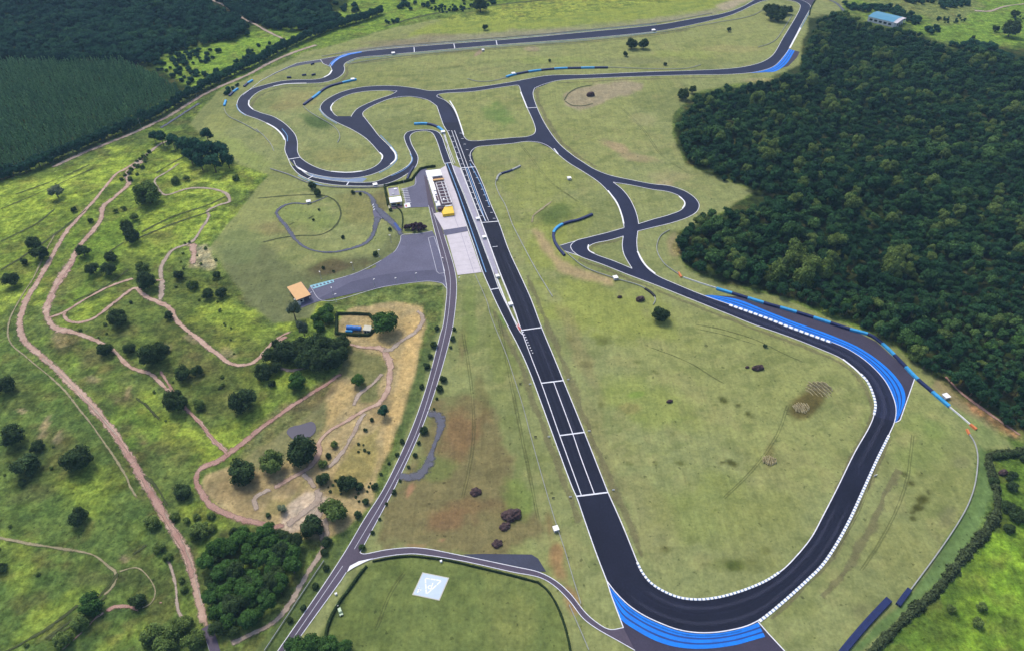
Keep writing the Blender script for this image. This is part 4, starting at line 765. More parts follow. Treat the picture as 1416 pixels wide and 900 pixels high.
ribbon(D, [(481.5,476),(504,481),(529,483),(538,495),(537.5,520),(533,543),(522,557.5),(504,566.5),(479,582.5),(452,599),(441,612),(441.5,626),(431.5,642.5),(417,654),(396.5,665),(376.5,676)], (2.5,3,4,5,4,3.6,3.4,3,2.4,2.6,3.4,3.4,3,2.5), 'dirt', jit=0.25)
ribbon(D, [(356,706),(352,690),(366,680),(376.5,676)], 2.2, 'dirt_pale', jit=.3); ribbon(D, [(437,675),(440,690),(425,705),(404,722),(396,727)], 4, 'dirt_pale', jit=.3); ribbon(D, [(449,750),(443,735),(440,715),(445,700)], 4, 'dirt_pale', jit=.3)
ribbon(D, [(417,654),(427,663),(437,675)], 3.4, 'dirt_pale', jit=0.25)
ribbon(D, [(528,484),(540,484),(554,472.5),(574,460),(583,448),(584,436),(576,430)], 3.0, 'dirt_pale', jit=0.25)
ribbon(D, [(454,647.5),(474,625),(489,600),(497,582),(506,571)], 2.6, 'dirt_pale', jit=0.25)
ribbon(D, [(489,562),(497,545),(515,532),(530,516)], 2.4, 'dirt_pale', jit=0.3)
ribbon(D, [(318,891),(354,873),(379,860),(404,830),(424,795),(441.5,767.5),(449,750),(451,730),(448,715)], (2.5,2.5,2.8,2.6,2.4,2.6,4), 'dirt_pale', jit=0.2)
ribbon(D, [(380,484),(389,470),(397,465)], 3, 'dirt_red', jit=0.3); ribbon(D, [(386,508),(405,512),(420,508),(428,502)], (2,3,2), 'dirt_pale', jit=0.3)
ribbon(D, [(172.5,247),(190,225),(206,212),(222,200),(250,190)], (5,5,3,2), 'dirt_pale', jit=0.3)
ribbon(D, [(110,545),(135,572),(160,602),(180,634),(204,674),(231,722),(253,760),(266,797)], (.9,1.2,1.4,1.6,1.4,1.0), 'dirt_red', base=0.06, jit=0.35); ribbon(D, [(160,605),(181,636),(206,676),(233,724),(256,763),(268,800)], 2.4, 'dirt_red', base=0.1, jit=0.5); ribbon(D, [(222,512),(245,552),(270,578),(296,608),(316,630)], 1.6, 'dirt_red', base=0.1, jit=.4); ribbon(D, [(58,494),(83,517),(112,546),(137,573),(163,603)], 0.8, 'dirt_pale', base=0.06, jit=0.35)
ribbon(D, [(190,648),(208,674),(235,722),(258,762),(271,800),(280,838)], (.8,1.0,1.2,1.0,.8), 'dirt_pale', base=0.06, jit=0.35); ribbon(D, [(100,365),(80,395),(66,424)], 1.3, 'dirt_red', base=0.06, jit=0.35)
T_ = 'foot_trail'
ribbon(T_, [(77.5,322.5),(65,345),(45,387.5),(27.5,415),(12.5,447.5),(13.8,472.5),(37.5,495),(82.5,532.5),(107.5,562.5),(140,605),(175,660),(180,672.5),(192,690)], 1.1, 'trail', jit=0.3)
ribbon(T_, [(232.5,772.5),(242.5,805),(247.5,845),(256,860)], 1.4, 'dirt_pale', jit=0.3)
ribbon(T_, [(-10,741),(45,752.5),(95,760),(130,767.5),(150,782.5),(160,792.5),(157.5,807.5),(142.5,825)], 1.4, 'trail', jit=0.3)
ribbon(T_, [(162.5,791),(190,785),(207.5,800),(215,817.5),(210,832.5),(195,842)], 0.9, 'trail', jit=0.3)
ribbon(T_, [(195,842.5),(175,837.5),(155,839),(146,846)], 2.4, 'dirt_red', jit=0.3); ribbon(T_, [(146,846),(135,852.5),(118,870),(85,900)], 1.2, 'dirt', jit=0.3); ribbon(T_, [(218,834),(228,832)], 1.2, 'dirt_red', jit=.3)
for e in ([(0,290),(60,265),(130,233)], [(195,322),(240,300),(290,283),(312,272)], [(150,350),(172,335)], [(65,885),(105,860),(150,822)], [(182,768),(204,752)], [(0,335),(50,310),(75,290)], [(0,375),(40,350),(85,318),(120,290)], [(20,270),(75,250),(125,228)], [(215,240),(235,228),(258,215)], [(100,418),(140,400),(180,372)], [(190,330),(240,310),(300,290)], [(60,885),(110,850),(150,812),(165,790)], [(0,905),(60,872),(110,835)], [(188,652),(215,670),(232,700)], [(187,550),(202,562),(216,577)], [(200,556),(212,570),(222,580)]):
    ribbon(T_, e, 1.5, 'trail_dark', jit=0.4)
ribbon(D, [(70,233),(120,210),(190,182),(235,160),(290,127),(345,103),(372,88),(404,74),(440,62)], 5.5, 'dirt_pale', jit=0.12)
ribbon(D, [(222,178),(250,160),(276,143)], 3, 'asphalt_path', jit=0.1)
ribbon(D, [(292.5,0),(315,11),(335,25),(354,35),(371.5,45),(395,56)], 4, 'dirt_pale', jit=0.15); ribbon(D, [(270,-14),(292.5,0)], 4, 'dirt_pale', jit=0.15)
ribbon(D, [(1440,4),(1416,6),(1387,10),(1369.5,16),(1347,15.5)], (3,3,4,7), 'dirt_pale', jit=0.15); sheet('dirt_yard', [(1345,14),(1370,13),(1376,18),(1366,26),(1350,24)], 'asphalt_path', sm=True)
ribbon('service_road', [(1130,-4),(1145,0),(1154.5,4),(1161,9),(1168,17)], 4, 'asphalt_path', jit=0.05)
ribbon(D, [(530,38),(570,26),(620,16),(700,6),(760,0)], 3.5, 'trail_dark', jit=0.2)
ribbon(T_, [(780,140),(786,130),(800,122),(820,118)], 1.5, 'trail_dark', jit=0.2); ribbon(T_, [(781,140),(790,146),(805,147),(820,144)], 1.5, 'trail_dark', jit=0.2)
ribbon(T_, [(735,309),(738,299),(750,289),(763,279)], 2.0, 'trail', jit=0.3)
ribbon(D, [(1306,520),(1330,545),(1360,566),(1412,603)], (1.5,2,2.6,2.4), 'dirt_red', jit=0.4)
# ------------------------------------------------------------------ buildings
def frame_at(a, b_, hgt):
    """ground position, heading and length of the roof edge from photo pixel a to b_, seen at height hgt"""
    A, B = P(*a, hgt), P(*b_, hgt); d = B-A
    return A, math.atan2(d.y, d.x), math.hypot(d.x, d.y)
def local(o_loc, rz, p):
    d = p-o_loc; c, s = math.cos(-rz), math.sin(-rz); return (d.x*c-d.y*s, d.x*s+d.y*c)

# pit building: x runs along the building towards the camera, y across (towards the pit lane)
A, rz, ln = frame_at((588.3,236), (602.8,283), 6.0)
Bc = P(623.4, 277, 6.0); w_ = local(A, rz, Bc)[1]; sgn = 1 if w_ > 0 else -1; wd = abs(w_)
pit = thing('pit_building', 'long white pit building with brown roof terrace, white beams and yellow end', 'building', (A.x, A.y, 0), rz)
def bx(name, x0, x1, y0, y1, z0, z1, mat, parent=pit, s=None):
    s = sgn if s is None else s; mb = MB(); ya, yb = sorted((y0*s, y1*s)); mb.box(x0, ya, z0, x1, yb, z1); return mb.build(name, M[mat], parent)
bx('wall', 0.3, ln-0.3, 0.3, wd*0.93, 0, 4.3, 'wall_white')
bx('terrace', ln*0.2, ln, wd*0.30, wd, 4.3, 4.6, 'brown_roof'); bx('roof', 0, ln*0.2, 0, wd, 5.2, 5.7, 'roof_white')
bx('upper_wall', 0.3, ln*0.2-0.2, 0.3, wd*0.9, 4.3, 5.2, 'wall_white')
bx('roof', ln*0.2, ln*0.60, 0, wd*0.31, 4.9, 5.5, 'roof_white'); bx('roof', ln*0.60, ln*0.9, 0, wd*0.13, 4.9, 5.4, 'roof_white')
bx('roof_panel', ln*0.62, ln*0.70, wd*0.14, wd*0.28, 4.62, 5.3, 'roof_white'); bx('roof_panel', ln*0.75, ln*0.86, wd*0.15, wd*0.26, 4.62, 5.2, 'brown_wall')
bx('beam', ln*0.305, ln*0.345, wd*0.27, wd*1.02, 6.0, 6.5, 'beam_orange')
for y in (0.42, 0.80, 1.0):
    bx('beam', ln*0.40, ln, wd*y-0.22, wd*y+0.22, 5.75, 6.1, 'roof_white')
for k_ in range(8):
    x = ln*(0.40+0.6*k_/7.02); bx('beam', x, x+0.4, wd*0.42, wd, 6.11, 6.4, 'roof_white')
for x in (0.42, 0.7, 0.985):
    for y in (0.42, 1.0): bx('post', ln*x-0.2, ln*x+0.2, wd*y-0.18, wd*y+0.18, 4.6, 5.75, 'steel')
for k_ in range(5):
    x = ln*(0.22+0.15*k_); bx('garage_door', x, x+ln*0.11, wd*0.93, wd*0.93+0.12, 0.1, 3.4, 'dark')
for k_ in range(7):
    x = ln*(0.05+0.13*k_); bx('window', x, x+ln*0.07, 0.18, 0.3, 1.2, 3.2, 'glass')
tb = bx('terrace_table', ln*0.84, ln*0.88, wd*0.55, wd*0.64, 4.6, 5.3, 'roof_white')
# the yellow sloping end
mb = MB(); y0, y1 = wd*0.28*sgn, wd*1.0*sgn; e0, e1 = ln*1.04, ln*1.20
mb.add([(e1, y0, 0), (e1, y1, 0), (e0, y1, 0), (e0+1, y0, 0), (e1, y0, 2.8), (e1, y1, 2.9), (e0, y1, 4.6), (e0+ln*0.1, y0, 3.0), (e0, wd*0.55*sgn, 4.7)],
       [(0,1,5,4),(1,2,6,5),(3,0,4,7),(4,5,6,8,7),(2,3,7,8,6)])
bm = bmesh.new(); me_ = mesh('canopy', mb.v, mb.f); bm.from_mesh(me_); bmesh.ops.recalc_face_normals(bm, faces=bm.faces); bm.to_mesh(me_); bm.free()
link('canopy', me_, M['yellow'], pit)
bx('canopy_edge', e0, e0+1.0, wd*0.55, wd*0.98, 4.72, 4.95, 'roof_white')
bx('porch', ln, e0+0.8, wd*0.1, wd*0.85, 0, 3.2, 'brown_wall')

# timing office with a yellow-rimmed roof
A, rz, ln = frame_at((535.3,259.9), (539.6,280.6), 4.0)
w_ = local(A, rz, P(551, 258, 4.0))[1]; sgn = 1 if w_ > 0 else -1; wd = abs(w_)
ofc = thing('office_building', 'small flat-roofed office with yellow roof rim beside the car park', 'building', (A.x, A.y, 0), rz)
bx('wall', 0.2, ln-0.1, 0.2, wd-0.2, 0, 3.4, 'beige', ofc); bx('roof', 0.3, ln*0.64, 0.3, wd-0.3, 3.4, 3.6, 'concrete_grey', ofc)
for (x0, x1, y0, y1) in ((0, 0.45, 0, wd), (ln*0.62, ln*0.62+0.5, 0, wd), (0.45, ln*0.62, 0, 0.45), (0.45, ln*0.62, wd-0.45, wd)): bx('roof_rim', x0, x1, y0, y1, 3.4, 4.3, 'yellow_pale', ofc)
bx('roof', ln*0.62+0.55, ln, -0.2, wd+0.2, 3.5, 3.8, 'roof_white', ofc)
bx('roof_unit', ln*0.12, ln*0.2, wd*0.55, wd*0.8, 3.6, 4.4, 'roof_white', ofc); bx('roof_unit', ln*0.40, ln*0.5, wd*0.3, wd*0.5, 3.6, 4.1, 'steel', ofc)
bx('window', ln-0.1, ln+0.02, wd*0.1, wd*0.45, 0.9, 2.6, 'glass', ofc); bx('door', ln-0.1, ln+0.02, wd*0.56, wd*0.78, 0, 2.5, 'dark', ofc)
bx('door_frame', ln+0.02, ln+0.5, wd*0.5, wd*0.84, 2.5, 2.9, 'yellow', ofc); bx('porch_floor', ln+0.02, ln+4.5, 0, wd, 0, 0.18, 'brown_wall', ofc)
bx('side_ramp', 1, ln+4, -1.9, -1.1, 0, 0.7, 'beige', ofc)

# gatehouse: one wide tan roof on a small lodge
A, rz, ln = frame_at((396.8,397.5), (416.4,390.2), 4.5)
w_ = local(A, rz, P(430.6, 407.8, 4.5))[1]; sgn = 1 if w_ > 0 else -1; wd = abs(w_)
gate = thing('gatehouse', 'gatehouse with one broad tan roof at the paddock entrance', 'building', (A.x, A.y, float(H(A.x, A.y))), rz)
bx('roof', 0, ln, 0, wd, 4.5, 4.75, 'tan_roof', gate); bx('fascia', ln, ln+0.3, -0.1, wd+0.3, 3.9, 4.75, 'brown_wall', gate); bx('fascia', -0.1, ln, wd, wd+0.3, 3.9, 4.75, 'brown_wall', gate)
bx('wall', ln*0.1, ln*0.5, wd*0.5, wd*0.95, 0, 4.4, 'wall_white', gate); bx('window', ln*0.15, ln*0.4, wd*0.95, wd*0.96+0.1, 1.2, 2.6, 'glass', gate)
for x in (0.06, 0.9):
    for y in (0.05, 0.9): bx('post', ln*x, ln*x+0.4, wd*y, wd*y+0.4, 0, 4.5, 'wall_white', gate)
bx('annex', -ln*0.05, ln*0.22, wd*0.75, wd*1.05, 0, 3.0, 'wall_white', gate); bx('barrier_arm', ln*0.3, ln*1.3, wd*0.6, wd*0.6+0.25, 0.9, 1.1, 'white_line', gate)

# hall with the blue roof behind the wood
A, rz, ln = frame_at((1200.5,22.5), (1241,32.2), 7.0)
w_ = local(A, rz, P(1209.7, 14.4, 7.0))[1]; sgn = 1 if w_ > 0 else -1; wd = abs(w_)
hall = thing('blue_roofed_hall', 'hall with pale blue metal roof and white portico behind the wood', 'building', (A.x, A.y, 0), rz)
mb = MB(); yy = [0, wd*sgn]
bx('wall', 0.5, ln-3, 0.5, wd-0.5, 0, 6.6, 'wall_white', hall)
mb.add([(0, 0, 6.6), (ln*0.86, 0, 6.6), (ln*0.86, wd*sgn, 6.6), (0, wd*sgn, 6.6), (0, wd*0.5*sgn, 8.2), (ln*0.86, wd*0.5*sgn, 8.2)], [(0,1,5,4),(2,3,4,5),(0,4,3),(1,2,5),(3,2,1,0)])
mb.build('roof', M['blue_roof'], hall)
mb = MB(); mb.add([(ln*0.86, 0, 6.4), (ln, 0, 6.4), (ln, wd*sgn, 6.4), (ln*0.86, wd*sgn, 6.4), (ln*0.86, wd*0.5*sgn, 8.0), (ln, wd*0.5*sgn, 8.0)], [(0,1,5,4),(2,3,4,5),(0,4,3),(1,2,5),(3,2,1,0)]); mb.build('portico_roof', M['concrete'], hall)
for k_ in range(5): y = wd*(0.03+0.94*k_/4); bx('column', ln-0.8, ln-0.1, y-0.35, y+0.35, 0, 6.4, 'roof_white', hall)
for k_ in range(5): bx('window', ln*(0.08+0.16*k_), ln*(0.18+0.16*k_), 0.35, 0.5, 2, 4.5, 'glass', hall)
bx('doorway', ln-3, ln-2.9, wd*0.35, wd*0.65, 0, 4.5, 'dark', hall)

# water works: blue tank, small blue tank, pale cabin in a hedged yard
def boxthing(name, label, cat, a, b_, c, h, build, hgt0=0.0):
    A, rz, ln = frame_at(a, b_, h); w_ = local(A, rz, P(*c, h))[1]
    sg = 1 if w_ > 0 else -1
    t_ = thing(name, label, cat, (A.x, A.y, float(H(A.x, A.y))), rz); build(t_, ln, abs(w_), sg); return t_
def tank(t_, ln, wd, sg):
    mb = MB(); n = 14; r = wd/2
    for x0, x1 in ((0, ln),):
        v = []
        for x in (x0, x1): v += [(x, sg*(r+r*math.cos(2*math.pi*k/n)), 0.35+r+r*math.sin(2*math.pi*k/n)) for k in range(n)]
        mb.add(v, [(k, (k+1) % n, n+(k+1) % n, n+k) for k in range(n)]+[tuple(range(n, 2*n)), tuple(range(n-1, -1, -1))])
    mb.build('tank_body', M['blue_tank'], t_, False)
    for x in (0.15, 0.5, 0.85): bx('cradle', ln*x-0.2, ln*x+0.2, 0.2, wd-0.2, 0, 0.8, 'steel', t_, sg)
    bx('hatch', ln*0.3, ln*0.3+0.7, wd*0.35, wd*0.65, 0.3+wd, 0.6+wd, 'cyan_block', t_, sg); bx('hatch', ln*0.7, ln*0.7+0.7, wd*0.35, wd*0.65, 0.3+wd, 0.6+wd, 'cyan_block', t_, sg)
boxthing('water_tank', 'long dark blue water tank lying in the hedged yard', 'tank', (478.5,455), (498.5,456.5), (478.5,450.5), 2.0, tank)
boxthing('water_tank', 'short light blue tank in front of the long dark blue one', 'tank', (477.5,458.8), (487,459.3), (477.5,456.6), 1.2, tank)
for o in list(bpy.data.objects):
    if o.parent and o.parent.get('label', '').startswith('short light'):
        if o.name.startswith('tank_body'): o.data.materials[0] = M['cyan_block']
def cabin(t_, ln, wd, sg):
    bx('wall', 0.1, ln-0.1, 0.1, wd-0.1, 0, 2.6, 'beige', t_, sg); bx('roof', -0.2, ln+0.2, -0.2, wd+0.2, 2.6, 2.85, 'beige', t_, sg); bx('door', ln*0.2, ln*0.4, -0.02, 0.1, 0, 2.1, 'dark', t_, sg); bx('window', ln*0.55, ln*0.85, -0.02, 0.1, 1.0, 1.9, 'glass', t_, sg)
boxthing('pump_cabin', 'pale cabin with cream flat roof beside the blue tanks', 'cabin', (501.5,456), (512,457), (502.8,449.5), 2.8, cabin)
mb = MB(); mb.box(-1.2, -.9, 0, 1.2, .9, 1.1); t_ = P(563.5, 285)
# small white marshal posts
def marshal(px, py, label, s=1.0, rz=0.3):
    p = P(px, py); t_ = thing('marshal_post', label, 'marshal post', p, rz, 'white marshal posts around the track')
    k = s
    mb = MB(); mb.box(-1.1*k, -1.1*k, 0.9, 1.1*k, -1.0*k, 1.15); 
    bx('platform', -1.2*k, 1.2*k, -1.2*k, 1.2*k, 0.0, 0.5, 'wall_concrete', t_, 1)
    bx('wall', -1.1*k, 1.1*k, -1.1*k, 1.1*k, 0.5, 1.9, 'wall_white', t_, 1); bx('window', -0.9*k, 0.9*k, -1.14*k, -1.1*k, 1.1, 1.8, 'glass', t_, 1)
    bx('roof', -1.35*k, 1.35*k, -1.35*k, 1.35*k, 1.95, 2.15, 'roof_white', t_, 1); 
    for x in (-1, 1): bx('post', x*1.0*k-0.06, x*1.0*k+0.06, -1.2*k, -1.14*k, 0.5, 1.95, 'steel', t_, 1)
for a in [(660.5,304.5,'white marshal post on the pit wall platform opposite the yellow canopy end',1.1),(669.5,330,'white marshal post on the pit wall platform just below the first straight line',1.1),(688,384,'pale marshal post at the lower end of the pit wall platform',1.1),(706,422.5,'white marshal post on the strip of lawn above the pit exit',1.2),
          (850.8,386,'white marshal post beside the rail of the lower crossing branch',1.3),(787,248.5,'white marshal post alone on the grass above the crossing',1.3),(768.5,732.5,'white marshal post by the long wire fence near the dark pad',1.1),(1307,549.5,'white marshal post behind the blue barrier at the wood edge',1.4),
          (427,281,'white marshal post on the lawn inside the kart loop',1.4),(519,257.5,'white marshal post beside the pit entry road',1.5),(612.7,184.5,'white marshal post at the end of the blue hairpin barrier',1.5),(488,111.5,'white marshal post at the upper end of the long blue barrier',1.6),
          (710,103.5,'white marshal post at the left end of the back straight barrier',1.6),(903.5,43.5,'white marshal post on the far top straight',1.7),(668,71,'white marshal post by the rail below the top straight',1.2),(544,75.3,'small white marshal post by the lower edge of the far straight',1.6)]:
    marshal(*a)

# ------------------------------------------------------------------ barriers, rails, fences
def extrude(pts, prof, step=2.0, sm=True, close=True):
    """sweep a cross-section (offset, height) along a traced line; returns MB"""
    w, _ = path_pts(pts, step, sm) if not isinstance(pts, np.ndarray) else (pts, None)
    tg = np.gradient(w[:, :2], axis=0); tg /= np.linalg.norm(tg, axis=1)[:, None]+1e-9
    mb = MB(); v = []; k = len(prof)
    for q, t_ in zip(w, tg):
        for o_, h_ in prof: v.append((q[0]-t_[1]*o_, q[1]+t_[0]*o_, q[2]+h_))
    f = [(i*k+j, (i+1)*k+j, (i+1)*k+(j+1) % k, i*k+(j+1) % k) for i in range(len(w)-1) for j in range(k)]
    f += [tuple(range(k)), tuple(range((len(w)-1)*k+k-1, (len(w)-1)*k-1, -1))]
    mb.add(v, f); return mb
def tyre_barrier(pts, label, sec=12.0, wd=2.2, h=1.5, mats=('cyan_block', 'navy_block')):
    w, s = path_pts(pts, sec/8); mid = w[len(w)//2]
    t_ = thing('tyre_barrier', label, 'barrier', (0, 0, 0)); t_.location = (mid[0], mid[1], 0)
    prof = [(-wd/2, 0), (-wd/2, h*.3), (-wd*.43, h*.34), (-wd/2, h*.4), (-wd/2, h*.66), (-wd*.43, h*.7), (-wd/2, h*.76), (-wd*.42, h), (wd*.42, h), (wd/2, h*.76), (wd*.43, h*.7), (wd/2, h*.66), (wd/2, h*.4), (wd*.43, h*.34), (wd/2, h*.3), (wd/2, 0)]
    n = max(1, round(s[-1]/sec)); e = np.linspace(0, len(w)-1, n+1).astype(int)
    for k_ in range(n):
        ww = w[e[k_]:e[k_+1]+1].copy()
        if len(ww) < 2: continue
        ww[:, 0] -= mid[0]; ww[:, 1] -= mid[1]
        mb = extrude(ww, prof); mb.build('barrier_section', M[mats[k_ % len(mats)]], t_)
tyre_barrier([(990.4,400),(1022.4,409.6),(1059.4,420.7),(1097.7,431.5),(1150,448),(1174.5,456),(1202,463.8),(1217,473.8),(1242,497.5),(1265.8,522.5),(1287,541),(1312,562.5)], 'longest barrier of cyan and navy sections, round the wide bend by the wood', 11.5)
tyre_barrier([(492.8,111),(471.5,116),(451.5,122.5),(436.5,133.8),(420,146)], 'blue barrier running diagonally between the two western loops', 17, 2.6, 1.7, ('cyan_block', 'navy_block', 'navy_block'))
tyre_barrier([(572.8,172.5),(591.5,172.5),(606.5,177.5),(614,184)], 'short curved blue barrier above the pit lane hairpin', 12, 2.6, 1.7)
tyre_barrier([(700,107.5),(708,105),(733,100),(770.5,96),(805,95),(840.5,94.5)], 'straight blue barrier along the upper side of the back straight', 16, 2.6, 1.7)
tyre_barrier([(819,297.5),(800.5,305),(786,308.5),(773,313.8),(765.5,322.5),(767,335),(773,345),(780.5,354)], 'curved dark blue barrier at the tip of the lower crossing branch', 15, 2.2, 1.6, ('navy_block', 'navy_block', 'cyan_block'))
tyre_barrier([(349.3,112),(343,116),(337.8,120.6)], 'short blue barrier farthest up beside the western loop', 10, 2.4, 1.5); tyre_barrier([(329,123.5),(323,128),(317.5,133.6)], 'short blue barrier in the middle beside the western loop', 11, 2.4, 1.5); tyre_barrier([(312.5,140),(310.3,147)], 'short teal barrier lowest beside the western loop', 9, 2.4, 1.5)
tyre_barrier([(891.8,400),(899,404.5),(905.5,411)], 'short black barrier below the crossing near the dark boulders', 20, 1.6, 1.3, ('dark',))
tyre_barrier([(719.5,230.5),(706,237),(690,243),(686.5,250)], 'blue grey barrier at the top of the rail right of the straight', 12, 1.8, 1.3, ('wall_concrete', 'navy_block'))
tyre_barrier([(1228.5,829.5),(1198,862),(1166,900),(1155,915)], 'long dark navy barrier outside the bottom bend', 12, 3.2, 1.4, ('navy_block',)); tyre_barrier([(1257,815.5),(1249,826),(1241,837)], 'short dark navy barrier above the long one outside the bottom bend', 10, 2.4, 1.4, ('navy_block',))
tyre_barrier([(572,232),(566.5,241),(563,249)], 'dark blue tyre wall on the bend of the pit hedge', 12, 2.0, 1.5, ('navy_block',))
for k_, (a, b_, d_) in enumerate([(399.9,108.4,'leftmost'),(420.8,105,'second from left'),(433.8,104.5,'third from left'),(432.3,89.6,'uppermost')]):
    p = P(a, b_); t_ = thing('tyre_stack', f'dark blue tyre stack on the western lawn, {d_} of four', 'tyre stack', p, 0.3*k_, 'dark tyre stacks on the western lawn')
    for j in range(3):
        mb = MB(); 
        for q in range(3): mb.cyl(((q-1)*1.7, 0.3*(q % 2)), 0.85, 0.85, j*0.62, j*0.62+0.56, 10)
        mb.build('tyre_row', M['navy_block'], t_)
def wall(pts, label, mat='wall_concrete', w=0.5, h=0.9, name='barrier_wall', cat='barrier wall', sm=True):
    ww, _ = path_pts(pts, 3.0, sm); mid = ww[len(ww)//2].copy(); ww = ww.copy(); ww[:, 0] -= mid[0]; ww[:, 1] -= mid[1]
    o = extrude(ww, [(-w/2, -0.1), (-w*.35, h), (w*.35, h), (w/2, -0.1)]).build(name, M[mat]); o.location = (mid[0], mid[1], 0)
    return tag(o, label, cat)
def rail(pts, label, mat='wall_concrete', h=0.95, name='guard_rail', cat='guard rail', gap=6.0, rw=0.22, sm=True):
    ww, s = path_pts(pts, 2.0, sm); mid = ww[len(ww)//2].copy(); ww = ww.copy(); ww[:, 0] -= mid[0]; ww[:, 1] -= mid[1]
    t_ = thing(name, label, cat, (mid[0], mid[1], 0))
    extrude(ww, [(-rw, h*.45), (-rw*.3, h*.72), (-rw, h), (rw, h), (rw*.3, h*.72), (rw, h*.45)]).build('rail', M[mat], t_)
    mb = MB(); st = max(1, int(gap/2))
    for q in ww[::st]: mb.box(q[0]-.09, q[1]-.09, q[2]-.1, q[0]+.09, q[1]+.09, q[2]+h+.02)
    o = mb.build('posts', M['steel'], t_); o['kind'] = 'stuff'
rail([(686.5,250),(685,254),(686,259),(691,271),(699,285),(708,310),(720.5,335),(740.5,372.5),(764,411)], 'pale guard rail standing on the grass right of the straight')
rail([(783,350),(808,370),(848,385),(888,397.5),(904,410),(906,416),(903,422)], 'grey guard rail below the lower crossing branch')
rail([(925.5,318.8),(913,327.5),(908,345),(918,365),(938,380)], 'guard rail curving round the wood corner'); wall([(945,384),(968,392),(990.5,399)], 'white wall leading to the longest blue barrier', 'wall_white')
wall([(938,378),(942,384)], 'orange barrier piece between two white rails at the wood', 'orange_paint', 1.6, 1.4)
rail([(310,150),(312.5,157),(318,163),(327.7,167.6),(343.5,175.5),(358,184)], 'pale guard rail left of the western loop'); rail([(354,179),(366,190),(375,201),(379,210)], 'thin guard rail below the western loop, inside the first')
rail([(419.5,147.5),(426,154),(439,162.5),(459,174),(468,183),(470,191),(467,198)], 'pale guard rail curving off the diagonal blue barrier')
rail([(374,234.5),(399,242.5),(429,254.8),(454,259),(491.5,260.5),(519,260),(536,258)], 'blue grey guard rail outside the pit entry road', 'concrete_grey', 1.2)
rail([(840.5,93.8),(880,95.5),(920.5,96.5),(953,95),(969,90.5)], 'guard rail between the back straight and the far lawn'); rail([(646.5,110),(660,113.5),(675,113.6),(688,111.5),(699,108.2)], 'curved guard rail left of the back straight barrier')
rail([(960,37.5),(1000,30.5),(1019,27.3),(1042,21.6),(1054.7,14.6)], 'grey guard rail below the far end of the top straight'); rail([(1094.7,22.9),(1082.6,42),(1072.5,56),(1061,62.3),(1048.3,66)], 'grey guard rail inside the top right bend')
rail([(480,89.5),(540,80.5),(604,74),(708,65),(808,57.5),(900,47.5),(960,38)], 'long grey guard rail along the lower side of the top straight'); rail([(445,79),(480,73),(529,66),(604,59.5),(708,51.5),(808,42.5),(908,32.5),(985,19)], 'long grey guard rail along the upper side of the top straight')
wall([(1312,562.5),(1328,575.5),(1341,587)], 'white wall beyond the end of the longest blue barrier', 'wall_white', 0.7); wall([(1341,587),(1349.5,594)], 'orange barrier end nearest the wood edge', 'orange_paint', 1.8, 1.2); wall([(1336.5,594),(1340,601)], 'orange barrier end on the opposite side of the gap', 'orange_paint', 1.2, 1.2)
rail([(1340,601),(1347,612.5),(1351,627.5),(1351,645),(1346.5,674),(1337,700),(1324.5,722.5),(1299.5,760),(1272,797.5),(1242,837.5)], 'long white guard rail round the lawn outside the right bend', 'wall_concrete', 1.0, rw=0.25)
rail([(1228.5,832),(1198,865),(1168,901)], 'guard rail directly behind the long navy barrier', 'wall_concrete', 1.2)
rail([(656.5,380),(674,420),(678,436),(701,493.7),(708,515),(723,562.5),(735.5,610),(753.5,674),(768,722.5),(780.5,760),(793,802.5),(803,835)], 'long wire fence left of the main straight', 'wall_concrete', 1.3, 'wire_fence', 'fence', 4.0, .12); rail([(787,837),(800.5,867.5),(814,899)], 'short wire fence below the gate road', 'wall_concrete', 1.3, 'wire_fence', 'fence', 4.0, .12)
rail([(448,776),(422,815),(394,858),(366,900)], 'thin wire fence left of the access road', 'wall_concrete', 1.2, 'wire_fence', 'fence', 4.0, .12)
wall([(636.5,234),(655,281),(665,307.5),(677.7,342),(690.5,377),(708,421),(719.5,454)], 'pit wall of pale concrete beside the main straight', 'wall_white', 0.6, 1.1, 'pit_wall', 'wall'); wall([(686.5,386),(704.2,429),(716.8,452)], 'low white wall along the pit exit', 'wall_white', 0.5, 0.9, 'pit_wall', 'wall')
rail([(613.5,190),(621,208),(629,227)], 'guard rail above the pit wall platform', 'wall_concrete', 1.0)
# braking boards along the straight
bl = ['first', 'second', 'third']
for side, cl, pts, mt in (('right', 'white', [(785.5,525.5),(814.5,596.5),(848,678)], 'roof_white'), ('left', 'white', [(733,532),(759,604.5),(788.5,687.5)], 'roof_white'), ('left', 'black', [(719.5,531.5),(740.5,604.5),(765,689)], 'dark')):
    for k_, (a, b_) in enumerate(pts):
        t_ = thing('braking_board', f'{cl} braking board {"in the grass " if cl=="black" else ""}{side} of the straight, {bl[k_]} from the top', 'sign', P(a, b_), 0.1, 'braking boards along the straight')
        bx('board', -0.75, 0.75, -0.05, 0.05, 0.35, 1.35, mt, t_, 1); bx('post', -0.6, -0.5, 0.05, 0.12, 0, 1.2, 'steel', t_, 1); bx('post', 0.5, 0.6, 0.05, 0.12, 0, 1.2, 'steel', t_, 1)
t_ = thing('braking_board', 'white board on the grass outside the rising toothed kerb', 'sign', P(1210,658), 0.3, 'braking boards along the straight'); bx('board', -1, 1, -.06, .06, .3, 1.5, 'roof_white', t_, 1); bx('post', -.06, .06, .06, .14, 0, 1.2, 'steel', t_, 1)
